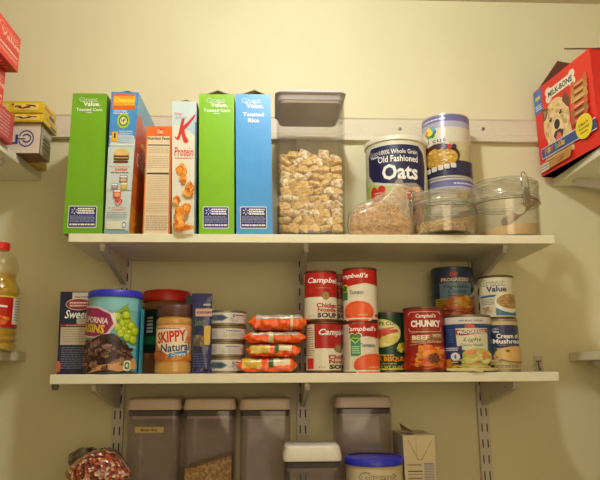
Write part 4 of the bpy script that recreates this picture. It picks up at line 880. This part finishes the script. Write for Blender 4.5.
def mush(A):
    A.rect(-.5, 1.5, 0, 1, (196, 176, 130)); A.rect(-.5, .08, 0, 1, (206, 192, 150)); A.rect(.02, .18, .42, .92, (110, 50, 50)); A.rect(.18, 1.5, .44, .92, (42, 46, 90))
    A.outl('Great', .22, .46, .82, .88, WHITE, (42, 46, 90), .03); A.text('Value', .28, .46, .76, .81, WHITE, .03); A.text('Cream of', .38, .96, .64, .74, WHITE, .04); A.text('Mushroom', .28, 1.0, .53, .63, WHITE, .04); A.para(.4, .9, .49, .51, 1, (150, 150, 180), 2)
    A.poly([(.0, .25), (.05, .5), (.2, .52), (.36, .46), (.4, .36), (.2, .3)], (70, 96, 66)); A.food(.02, .4, .3, .52, [(60, 90, 60), (90, 120, 80), (50, 76, 52)], 16, .3, 3)
    A.ell(.3, 1.25, .14, .48, (120, 90, 60)); A.ell(.32, 1.22, .16, .48, (214, 176, 104)); A.ell(.6, .72, .36, .4, (110, 80, 50)); A.food(.02, .5, .08, .3, [(196, 170, 120), (214, 190, 140), (150, 116, 76)], 14, .3, 4); A.para(.2, .9, .03, .1, 2, (120, 100, 80), 4); A.food(.85, 1.1, .08, .22, [(196, 60, 50), (206, 100, 80)], 6, .3, 4)
zz, _, _ = soup('cream of mushroom soup can with a navy band, bottom right on the lower shelf', 484.5, 518, 372, 318.6, -.172, [(0, 1, (196, 176, 130))], mush, 'mushroom soup cans', rimm=M((170, 156, 130), .3, .8))
def gvm(A):
    A.rect(-.5, 1.5, 0, 1, (214, 206, 178)); A.outl('Great', .06, .74, .78, .95, (70, 66, 80), (214, 206, 178), .03); A.text('Value', .22, .78, .63, .775, (40, 44, 84), .04); A.poly([(.04, .54), (.5, .56), (.44, .5), (.04, .49)], (60, 90, 140)); A.para(.06, .42, .3, .46, 4, (120, 120, 120), 4, .4)
    A.poly([(.45, .03), (.45, .22), (.7, .14), (1.3, .1), (1.3, .03)], (60, 110, 150)); A.ell(.42, 1.1, .1, .6, (226, 222, 206)); A.ell(.48, 1.05, .2, .58, (176, 136, 84)); A.food(.5, 1.02, .22, .56, [(196, 156, 100), (160, 116, 70), (206, 176, 120)], 24, .18, 5)
    A.food(.08, .4, .06, .28, [(206, 186, 150), (160, 130, 100), (190, 160, 120)], 10, .4, 7)
soup('cream coloured soup can with navy lettering stacked on the mushroom soup can', 480.3, 513.3, 318, 274.6, -.160, [(0, 1, (214, 206, 178))], gvm, 'mushroom soup cans', zb=zz, rimm=M((110, 90, 66), .35, .8))

# ------------------------------------------------------------------ containers on the bottom shelf
cl_low = clear('smoky_acrylic', (250, 248, 251), .05, (206, 194, 198), .07)
creamlid = M((206, 186, 172), .35); dkg = M((36, 34, 46), .35); wlid = M((232, 226, 214), .3)
def pop(label, xl, xr, yt, yl, Y, lid, lidh=.024, group='clear containers on the bottom shelf', hd=None):
    a, b = at(xl, yt + 8, Y), at(xr, yt + 8, Y); cx = (a.x + b.x) / 2; hw = (b.x - a.x) / 2 / 1.05; hd = hd or hw
    zt = at((xl + xr) / 2, yt, Y).z; return pop_container(label, cx, Y + hd, hw, hd, Z3, zt, lid, dkg, cl_low, lidh, group=group, plug=M((176, 160, 156), .35)), cx, hw, hd, zt
rs = pop('clear container with a cream lid and a yellow name sticker, leftmost of the tall ones', 125.5, 181, 398.5, 0, -.125, creamlid)
(t, hb), cx, hw, hd, zt = rs
mb = MB(); p0, p1 = at(134.8, 433, -.127), at(163.5, 427, -.127)
x0, x1 = p0.x - t.location.x, p1.x - t.location.x; z0_, z1_ = p0.z - Z3, p1.z - Z3; y = -hd - .0004
mb.box(x0, x1, y - .0004, y, z0_, z1_, M((206, 184, 110), .5)); A = Art(mb, Plane((x0, y - .0004, z0_), (x1, y - .0004, z0_), (x1, y - .0004, z1_), (x0, y - .0004, z1_)), .5); A.text('Brown Rice', .2, .78, .25, .75, (60, 50, 30), .02); mb.build('name_sticker', t, recalc=False)
(t2, _), cx2, hw2, hd2, zt2 = pop('clear container with a cream lid holding golden rice, second of the tall ones', 182.5, 236, 398.5, 0, -.125, creamlid)
(t3, _), cx3, hw3, hd3, zt3 = pop('empty clear container with a cream lid, right of the one with golden rice', 238.5, 292, 398.5, 0, -.125, creamlid)
(t4, _), cx4, hw4, hd4, zt4 = pop('tall clear container with a cream lid standing behind the blue lidded tub', 335, 393.5, 396.5, 0, -.118, creamlid, hd=.05)
def fill(cx, cy, hw, hd, zt, m, name, label, cat, slope=0, seed=1, amp=.003):
    rg = random.Random(seed); mb = MB(); hw *= .9; hd *= .9; n = 10; z0_ = Z3 + .008
    vs = []; fs = []
    for j in range(n + 1):
        for i in range(n + 1):
            u, v = -1 + 2 * i / n, -1 + 2 * j / n; vs.append((u * hw, v * hd, zt + slope * u * hw + rg.uniform(-amp, amp) * .5 - z0_))
    for j in range(n):
        for i in range(n): a = j * (n + 1) + i; fs.append((a, a + 1, a + n + 2, a + n + 1))
    mb.add(vs, fs, m, True); k = len(vs); base = [(-hw, -hd, 0), (hw, -hd, 0), (hw, hd, 0), (-hw, hd, 0)]
    o = len(mb.v); mb.v += base; e = lambda i, j: j * (n + 1) + i
    mi_ = mb.mi(m)
    for f in ([o, o + 1] + [e(i, 0) for i in range(n, -1, -1)], [o + 1, o + 2] + [e(n, j) for j in range(n, -1, -1)], [o + 2, o + 3] + [e(i, n) for i in range(0, n + 1)], [o + 3, o] + [e(0, j) for j in range(0, n + 1)], [o + 3, o + 2, o + 1, o]):
        mb.f.append(f); mb.m.append(mi_); mb.sm.append(False)
    return tag(mb.build(name, loc=(cx, cy, z0_)), label, cat, kind='stuff')
ricem = noisy('golden_rice', [(.3, (170, 126, 60)), (.6, (206, 164, 92)), (.9, (226, 190, 120))], 220, .7, .4, 'voronoi')
fill(cx2, t2.location.y, hw2, hd2, at(209, 463, -.12).z, ricem, 'golden_rice', 'golden grains of rice heaped in the second tall container', 'rice', .28, 2)
fill(cx, t.location.y, hw, hd, at(150, 492, -.12).z, noisy('brown_rice', [(.3, (130, 96, 60)), (.7, (170, 134, 90))], 220, .7, .4, 'voronoi'), 'brown_rice', 'brown rice in the bottom of the stickered container', 'rice', 0, 3)
# short container with white lid
a, b = at(283, 455, -.222), at(342.6, 455, -.222); hw = (b.x - a.x) / 2 / 1.05; zt = at(313, 446, -.222).z
pop_container('short clear container with a white lid standing in front of the others', (a.x + b.x) / 2, -.222 + .046, hw, .046, Z3, zt, wlid, dkg, cl_low, .029, group=None, plug=M((150, 136, 120), .35))
# blue lidded tub
cx, r = cylfit(345.8, 403, 470, -.175)
def tub(A):
    A.outl('Great', .24, .86, .865, .955, (60, 56, 70), (214, 200, 160), .04); A.text('Value', .36, .86, .77, .85, (40, 44, 90), .04)
zt = at(373, 456, -.175).z
round_tub('round cream tub with a domed blue lid in front of the tall clear container', 'food_tub', 'tub', cx, -.175, r, Z3, zt - Z3, M((214, 200, 160), .4), BLUE, .013, tub, bevel=.005, lipr=.0025)
# carton
def carton(A):
    c = (206, 186, 146); A.rect(0, 1, 0, 1, c); ln = (150, 130, 96)
    A.poly([(.14, .97), (.16, .97), (.46, .83), (.44, .825)], ln); A.poly([(.94, .97), (.92, .97), (.56, .835), (.58, .83)], ln); A.rect(.4, .412, .84, 1, ln); A.rect(.44, .57, .826, .832, ln)
    A.text('Nutrition Facts', .1, .54, .788, .8, (60, 56, 70), .03); A.rect(.1, .56, .745, .752, (40, 36, 40)); A.para(.1, .56, .5, .74, 9, (130, 120, 120), 3, .3); A.rect(.1, .56, .70, .704, (70, 66, 80)); A.para(.62, .94, .66, .81, 8, (140, 140, 170), 5, .55); A.para(.62, .94, .6, .65, 2, (80, 84, 140), 6, .6); A.para(.62, .94, .3, .58, 12, (150, 140, 140), 7, .3)
cz = at(404, 436.5, -.2).z; 
cereal('plain beige carton with a folded top and small print beside the blue lidded tub', (410, 560), (441, 560), (434.3, 435), (402.8, 436), -.2, .11, ((206, 186, 146), (190, 170, 130), (160, 150, 130), (196, 176, 136)), carton, zb=Z3, cat='carton', name='food_carton')
p = at(411, 434, -.19); m2 = MB(); m2.add([(-.016, 0, .0), (.008, 0, -.004), (.01, .05, -.002), (-.012, .05, .012), (-.016, 0, .001), (.008, 0, -.003), (.01, .05, -.001), (-.012, .05, .013)], [(0, 1, 2, 3), (7, 6, 5, 4), (0, 4, 5, 1), (1, 5, 6, 2), (2, 6, 7, 3), (3, 7, 4, 0)], M((120, 104, 76), .7))
ct = [o for o in bpy.data.objects if o.name.startswith('food_carton')][0]
o = m2.build('top_flap', ct); o.location = p + Vector((0, .004, .004)) - Vector(ct.location)
# dried bean bag and the grey bag behind it
beanm = noisy('red_beans_glints', [(.2, (104, 34, 20)), (.5, (166, 68, 38)), (.8, (186, 92, 58)), (.96, (236, 206, 180))], 170, .12, 1., 'voronoi', coat=1.)  # palest stop paints the film's white glints into the bean colour
t0 = at(97, 470, -.19)
def brow(x, yt, th): a = at(x, yt, -.19 ); return a.x - t0.x, a.z, th
# loft along x: pillow lying on the heap below, tapering at both ends
def pillow(pts, m, Y, seed, ztop_bottom, n=26, wr=.0005):
    """pts: (x pixel, top y pixel, bottom y pixel, half depth)"""
    rings = []; rg = random.Random(seed)
    N = 30
    for k in range(N):
        t_ = k / (N - 1) * (len(pts) - 1); i = min(int(t_), len(pts) - 2); f = t_ - i; q = [pts[i][j] * (1 - f) + pts[i + 1][j] * f for j in range(4)]
        a, b = at(q[0], q[1], Y), at(q[0], q[2], Y); zc, hz = (a.z + b.z) / 2, (a.z - b.z) / 2; ring = []
        for s_ in range(n):
            al = 2 * math.pi * s_ / n; c, s1 = math.cos(al), math.sin(al)
            j = wr * (math.sin(q[0] * 1.1 + s_ * 1.7 + seed) + math.sin(q[0] * .5 + s_ * .9)) * min(1, hz / .01)
            ring.append((a.x, Y + q[3] * math.copysign(abs(c) ** .8, c) + j, zc + hz * math.copysign(abs(s1) ** .9, s1) + j))
        rings.append(ring)
    mb = MB(); mb.loft(rings, m); return mb
# the bags rest on a cereal-sized storage bin standing on the bottom shelf
zb_ = at(97, 497, -.2).z
mb = MB(); mb.rbox([(0, .036, .082, .008), (zb_ - Z3 - .002, .04, .088, .01), (zb_ - Z3, .041, .089, .01)], M((170, 160, 146), .5), seg=4, cap1=False); mb.rbox([(.004, .034, .08, .008), (zb_ - Z3 - .001, .038, .086, .01)], M((170, 160, 146), .5), seg=4, cap1=False)
bx = -.421
tb = tag(mb.build('storage_bin', loc=(bx, -.135, Z3)), 'grey plastic bin on the bottom shelf under the bag of red beans', 'bin')
t = thing('bean_bag', 'shiny clear bag of red brown beans at the bottom left of the photo', 'bag', (t0.x, -.165, zb_))
mb = pillow([(65.5, 472, 475, .004), (72, 465, 482, .02), (80, 458, 492, .032), (92, 451, 500, .042), (104, 449.5, 502, .044), (114, 452, 500, .04), (122, 460, 492, .03), (127, 467, 482, .018), (131, 472.5, 475, .003)], beanm, -.186, 4, 0)
mb.v = [(x - t0.x, y + .165, z - zb_) for x, y, z in mb.v]; mb.build('filled_bag', t)
mb = MB(); pts = [at(x, y, -.222) for x, y in ((66, 473), (78, 478), (92, 480), (104, 477), (116, 472), (130, 473))]
t = thing('grey_bag', 'crumpled smoky plastic bag lying behind the bag of red beans', 'bag', (t0.x, -.09, zb_))
mb = pillow([(69, 455, 462, .003), (76, 450, 480, .012), (86, 447, 490, .02), (98, 449, 492, .024), (110, 447.5, 492, .026), (119, 452, 480, .02), (125, 462, 470, .005)], noisy('smoky_bag', [(.3, (60, 54, 50)), (.5, (110, 98, 88)), (.7, (160, 148, 136))], 60, .2, .6, coat=.6), -.105, 9, 0, wr=.0013)
mb.v = [(x - t0.x, y + .09, z - zb_) for x, y, z in mb.v]; mb.build('bag_film', t)

# ------------------------------------------------------------------ left side shelf goods
ZL = .452
def gbox(name, label, cat, x0, x1, y0, y1, z0, z1, cols, front=None, right=None, rz=0, part='carton', left=None, bottom=None, top=None):
    """cols: bottom, top, front, right, back, left"""
    cx, cy = (x0 + x1) / 2, (y0 + y1) / 2; t = thing(name, label, cat, (cx, cy, z0), rz)
    a, b, c, d, h = x0 - cx, x1 - cx, y0 - cy, y1 - cy, z1 - z0
    mb = MB(); mb.box(a, b, c, d, 0, h, [M(q, .35) for q in cols])
    if front: front(Art(mb, Plane((a, c, 0), (b, c, 0), (b, c, h), (a, c, h))))
    if right: right(Art(mb, Plane((b, c, 0), (b, d, 0), (b, d, h), (b, c, h))))
    if left: left(Art(mb, Plane((a, d, 0), (a, c, 0), (a, c, h), (a, d, h))))
    if bottom: bottom(Art(mb, Plane((a, d, 0), (b, d, 0), (b, c, 0), (a, c, 0))))
    mb.build(part, t, recalc=False); return t
IV = (222, 206, 186); INK = (60, 62, 120)
def wfront(A):
    A.ell(.5, .86, .2, .78, INK); A.ell(.53, .83, .25, .73, IV); A.ell(.58, .8, .34, .66, INK); A.ell(.61, .77, .4, .6, IV); A.rect(.48, .62, .42, .56, IV); A.rect(.5, .66, .45, .5, INK); A.rect(.3, .5, .3, .36, INK); A.rect(.44, .5, .3, .62, INK); A.rect(.3, .35, .34, .66, INK); A.rect(.02, .2, .2, .9, INK); A.rect(.05, .16, .26, .84, IV)
def wright(A):
    A.rect(0, 1, 0, 1, (196, 184, 150)); A.para(.3, .8, .55, .66, 1, (60, 66, 80), 3, .6); A.para(.25, .85, .25, .75, 4, (80, 84, 96), 4, .4); A.rect(0, .05, 0, 1, (110, 60, 40))
gbox('snack_box', 'white box with navy outlined lettering under the yellow boxes on the left side shelf', 'box', -.665, -.5715, -.145, -.082, ZL, .519, [(120, 60, 44), IV, IV, (196, 184, 150), IV, IV], wfront, wright)
YE = (226, 196, 30)
def yfront(v):
    def f(A):
        A.rect(0, 1, 0, .08, (196, 160, 30)); A.para(.76, .84, .55, .85, 1, (180, 60, 40), 3, .6)
        for x in ((.56, .74), (.78, .97)):
            A.rect(x[0], x[1], .2, .8, (236, 214, 110)); A.food(x[0] + .01, x[1] - .01, .24, .76, [(60, 40, 30), (196, 130, 60), (230, 220, 190), (120, 60, 40)], 14, .3, int(x[0] * 100))
        A.para(.3, .5, .3, .7, 1, (200, 60, 40), 3, .6)
    return f
def yright(A): A.rect(0, 1, 0, 1, (222, 188, 30)); A.para(.15, .7, .5, .8, 1, (206, 70, 40), 3, .6); A.rrect(.5, .9, .1, .45, (90, 80, 110), .2, .2)
YC = [(190, 160, 20), YE, YE, (220, 186, 24), YE, YE]
gbox('pasta_box', 'lower of two flat yellow boxes lying on the white box', 'box', -.84, -.5635, -.155, -.072, .5195, .5385, YC, yfront(0), yright)
gbox('pasta_box', 'upper of two flat yellow boxes lying above the white box', 'box', -.845, -.5665, -.157, -.078, .539, .5655, YC, yfront(1), yright)
gbox('pasta_box', 'upright yellow box standing behind the white box, its corner past the shelf edge', 'box', -.70, -.600, -.066, -.02, ZL, .5185, YC)
RB = (222, 56, 44); RD = (170, 36, 32)
def bright(A): A.rect(0, 1, 0, 1, (190, 60, 60)); A.para(.15, .85, .1, .9, 7, (214, 150, 150), 4, .5)
def bfront(A): A.rect(0, 1, 0, 1, (36, 60, 150)); A.rrect(.1, .75, .3, .36, WHITE, .1, .3); A.rect(.82, 1, 0, 1, (206, 74, 64)); A.rect(.0, .8, 0, .06, (206, 60, 50))
gbox('snack_box', 'blue and red box at the left edge, below the red cracker boxes', 'box', -.75, -.612, -.30, -.19, ZL, .516, [(190, 50, 44), (60, 60, 120), (36, 60, 150), (200, 70, 66), (40, 60, 140), (40, 60, 140)], bfront, bright, rz=-.05)
def rright(A):
    A.rect(0, 1, 0, 1, RB); A.rect(0, 1, .44, .455, (150, 30, 28)); A.outl('Great', .45, .95, .72, .9, (244, 190, 170), RB, .03); A.text('Value', .5, 1., .56, .72, (244, 190, 170), .04); A.para(.5, .95, .28, .38, 1, (246, 206, 190), 3, .6); A.para(.5, .95, .14, .24, 2, (240, 170, 150), 4)
def rbot(A): A.rect(0, 1, 0, 1, (186, 40, 34)); A.para(.6, .95, .1, .4, 4, (214, 120, 100), 4, .4)
RC = [(190, 42, 36), RB, RB, RB, RB, RB]
gbox('cracker_box', 'lower red cracker box at the left edge, on top of the blue and red box', 'cracker box', -.80, -.626, -.36, -.217, .5165, .601, RC, None, rright)
gbox('cracker_box', 'upper red cracker box at the left edge with pale outlined lettering', 'cracker box', -.79, -.6, -.40, -.220, .6015, .6765, RC, None, rright, bottom=rbot)
# oil bottle on the lower left shelf
p = at(-12, 320, -.12); zt = at(3, 243, -.12).z; zb = .033; H = zt - zb
ex = at(17.5, 320, -.12).x; cx = at(-5, 320, -.12).x; r = .0425
t = thing('oil_bottle', 'clear bottle of yellow cooking oil with red cap and red label, left edge', 'bottle', (cx, -.12, zb), group=None)
bclear = clear('bottle_plastic', (250, 248, 236), .05, (214, 200, 160), .06, 1.6); oilm = noisy('cooking_oil', [(.3, (184, 142, 24)), (.7, (204, 164, 46))], 20, .1, .1, coat=1.)
lv = [(at(17, y, -.12).z - zb) / H for y in (299, 284)]
prof = [(.9, 0), (1.03, .02), (1.03, .05), (.97, .07), (1.05, .1), (.98, .13), (1.03, .16), (.98, .2), (.98, .5), (1.03, .53), (1.0, .57), (.86, .62), (.76, .66), (.8, .70), (.86, .75), (.84, .80), (.68, .87), (.4, .92), (.32, .93), (.32, .95)]
mb = MB(); mb.lathe([(r * a, H * b) for a, b in prof], bclear, 48); mb.build('bottle_body', t)
mb = MB(); mb.lathe([(r * a * .95, H * b) for a, b in prof if .0 < b <= .7], oilm, 48); mb.build('oil', t)
mb = MB(); mb.lathe([(r * .995, H * .21), (r * .995, H * .49)], M((190, 34, 24), .35), 64); mb.f = mb.f[:-2]; mb.m = mb.m[:-2]; mb.sm = mb.sm[:-2]
A = Art(mb, Cyl(r * .995, H * .21, H * .49, .45), .35); A.rect(.85, 1.25, .1, .95, (226, 216, 200)); A.para(.9, 1.2, .2, .9, 8, (120, 110, 100), 3, .4); A.food(.3, .8, .05, .4, [(230, 110, 40), (214, 70, 30), (240, 150, 60)], 14, .4, 2); A.rect(-.5, 1.4, .95, 1, (230, 200, 80)); A.poly([(.3, .6), (.5, .7), (.72, .68), (.72, .62), (.5, .63)], WHITE)
mb.build('label', t, recalc=False)
mb = MB(); mb.lathe([(r * .36, H * .93), (r * .38, H * .94), (r * .38, H * .99), (r * .34, H), (0, H)], M((226, 40, 30), .3), 32); mb.build('cap', t)
# ------------------------------------------------------------------ dog biscuit box on the right shelf
ZR = .4475
P0, P1 = Vector((.583, -.019, ZR)), Vector((.6135, -.242, ZR)); h = .2185
d = (P1 - P0); W = d.length; az = math.atan2(d.y, d.x)     # along the printed face
t = thing('dog_biscuit_box', 'large red dog biscuit box with a dog face, open top, on the right side shelf', 'box', P0, az)
# local: x along the face from the wall towards the room, -y outwards to the pantry centre
D = .075; mb = MB(); RDM = M((214, 34, 26), .35); 
tl, tr = Vector((.0, -.003, h)), Vector((W, -.004, h))
c = [Vector((0, 0, 0)), Vector((W, 0, 0)), Vector((W, D, 0)), Vector((0, D, 0)), tl, tr, Vector((W, D, h)), Vector((0, D, h))]
c = [Vector((v.x, v.y, v.z)) for v in c]
fs = [(0, 3, 2, 1), (0, 1, 5, 4), (1, 2, 6, 5), (2, 3, 7, 6), (3, 0, 4, 7)]
mb.add(c, fs, RDM); ci = [v.copy() for v in c]
for v in ci: v.x = min(max(v.x, .0012), W - .0012); v.y = min(max(v.y, .0005), D - .0012)
mb.add(ci, [(1, 2, 3, 0)[::1], (4, 5, 1, 0), (5, 6, 2, 1), (6, 7, 3, 2), (7, 4, 0, 3)], M((96, 52, 36), .8))
A = Art(mb, Plane(c[0], c[1], c[5], c[4]), .35)
R1 = (226, 44, 30)
A.rect(0, 1, 0, 1, R1); A.rect(.0, .15, .72, .985, (60, 110, 180)); A.poly([(.0, .97), (.15, .99), (.15, .9), (.02, .75)], (70, 120, 190)); A.para(.03, .12, .86, .93, 1, (236, 220, 60), 3, .6); A.para(.02, .14, .75, .82, 3, (220, 226, 240), 3)
B_ = (238, 228, 206)
for e in ((.22, .33, .76, .84), (.22, .33, .84, .92), (.64, .75, .76, .84), (.64, .75, .84, .92)): A.ell(e[0], e[1], e[2] - .005, e[3] + .01, B_)
A.rect(.27, .7, .79, .9, B_); A.text('MILK-BONE', .275, .70, .81, .875, (30, 26, 26), .05)
# dog head
FUR = (234, 200, 144); FD = (176, 130, 80); FL = (244, 220, 174)
A.ell(.14, .6, .24, .76, FUR); A.poly([(.14, .3), (.1, .1), (.62, .1), (.6, .4), (.5, .3)], FUR)
A.poly([(.15, .58), (.13, .74), (.19, .72), (.26, .7), (.2, .6)], (104, 72, 50)); A.poly([(.5, .68), (.56, .76), (.62, .66), (.6, .56), (.56, .6)], (104, 72, 50)); A.poly([(.17, .6), (.16, .7), (.22, .68)], FD)
rg = random.Random(5)
for i in range(60):
    a = rg.uniform(0, 6.28); q = rg.uniform(.5, 1); x, y = .37 + .21 * q * math.cos(a), .46 + .25 * q * math.sin(a); A.ell(x - .022, x + .022, y - .03, y + .03, [FUR, FL, (206, 164, 108)][i % 3], rot=a); A.k -= 1
A.k += 1; A.ell(.27, .49, .3, .52, FL); A.ell(.25, .3, .53, .58, (50, 34, 26)); A.ell(.43, .48, .55, .6, (50, 34, 26)); A.ell(.262, .275, .558, .572, WHITE); A.ell(.442, .455, .578, .592, WHITE)
A.ell(.33, .43, .41, .52, (26, 20, 20)); A.poly([(.3, .36), (.34, .4), (.42, .4), (.48, .37), (.44, .28), (.36, .27)], (70, 30, 28)); A.ell(.345, .44, .24, .37, (226, 110, 106)); A.rect(.378, .384, .38, .43, (40, 26, 24))
# stack of bone biscuits
for k, cc in enumerate(((206, 100, 60), (196, 130, 60), (206, 160, 90), (214, 96, 60), (170, 110, 60), (190, 76, 56))):
    y = .71 - .075 * k; x = .66 - .006 * k
    for ex in ((0, .08), (.2, .28)): A.ell(x + ex[0], x + ex[1], y - .012, y + .05, cc); A.ell(x + ex[0] + .01, x + ex[1] - .01, y + .03, y + .08, cc)
    A.rrect(x + .04, x + .24, y, y + .055, cc, .1, .3); A.rect(x + .07, x + .21, y + .018, y + .03, (230, 180, 130)); A.rect(x + .04, x + .24, y - .008, y + .002, (120, 56, 36))
A.poly([(.08, .17), (.08, .29), (1, .28), (1, .16)], (216, 214, 216)); A.poly([(.085, .18), (.085, .28), (1, .27), (1, .17)], (44, 76, 140))
for s_, x0, x1, cc in (('Fl', .14, .19, (240, 130, 40)), ('av', .2, .25, (236, 210, 60)), ('or', .255, .3, (226, 90, 90)), ('Sn', .33, .385, (120, 190, 80)), ('ac', .39, .44, (240, 140, 50)), ('ks', .445, .5, (226, 214, 60))): A.text(s_, x0, x1, .2, .265, cc, .06)
A.poly([(.06, .03), (.07, .13), (.6, .14), (.57, .04)], (196, 140, 70)); A.food(.1, .58, .03, .14, [(206, 150, 80), (170, 110, 56), (220, 176, 110)], 16, .25, 8, .9); A.rrect(.04, .2, .03, .11, (226, 220, 206), .05, .1); A.para(.05, .19, .04, .1, 2, (120, 110, 100), 4)
A.ell(.7, .96, .13, .38, (240, 220, 60)); A.ell(.72, .94, .15, .36, (244, 214, 30)); A.text('5 MEATY', .75, .91, .265, .295, (70, 60, 20), .03); A.text('FLAVORS', .75, .91, .225, .252, (70, 60, 20), .03); A.para(.77, .88, .185, .21, 1, (120, 100, 30), 2)
mb.build('carton', t, recalc=False)
FL2 = M((110, 60, 42), .75)
def flap(pts, th=.0014, m=FL2, m2=RDM):
    m_ = MB(); n = len(pts); lo = [Vector(p) for p in pts]; nn = (lo[1] - lo[0]).cross(lo[2] - lo[1]).normalized() * th; hi = [p + nn for p in lo]
    m_.add(lo + hi, [tuple(range(n - 1, -1, -1)), tuple(range(n, 2 * n))] + [(i, (i + 1) % n, n + (i + 1) % n, n + i) for i in range(n)], [m, m2] + [m] * n); m_.build('top_flap', t)
def loc(*p):
    v = Vector(p) - P0; c_, s_ = math.cos(-az), math.sin(-az); return Vector((v.x * c_ - v.y * s_, v.x * s_ + v.y * c_, v.z))
flap([loc(.585, -.021, .665), loc(.655, -.022, .665), loc(.66, -.090, .708), loc(.631, -.056, .735)], m2=FL2)
flap([loc(.6145, -.241, .664), loc(.683, -.243, .664), loc(.68, -.154, .714), loc(.601, -.152, .712)], th=.003, m2=FL2)
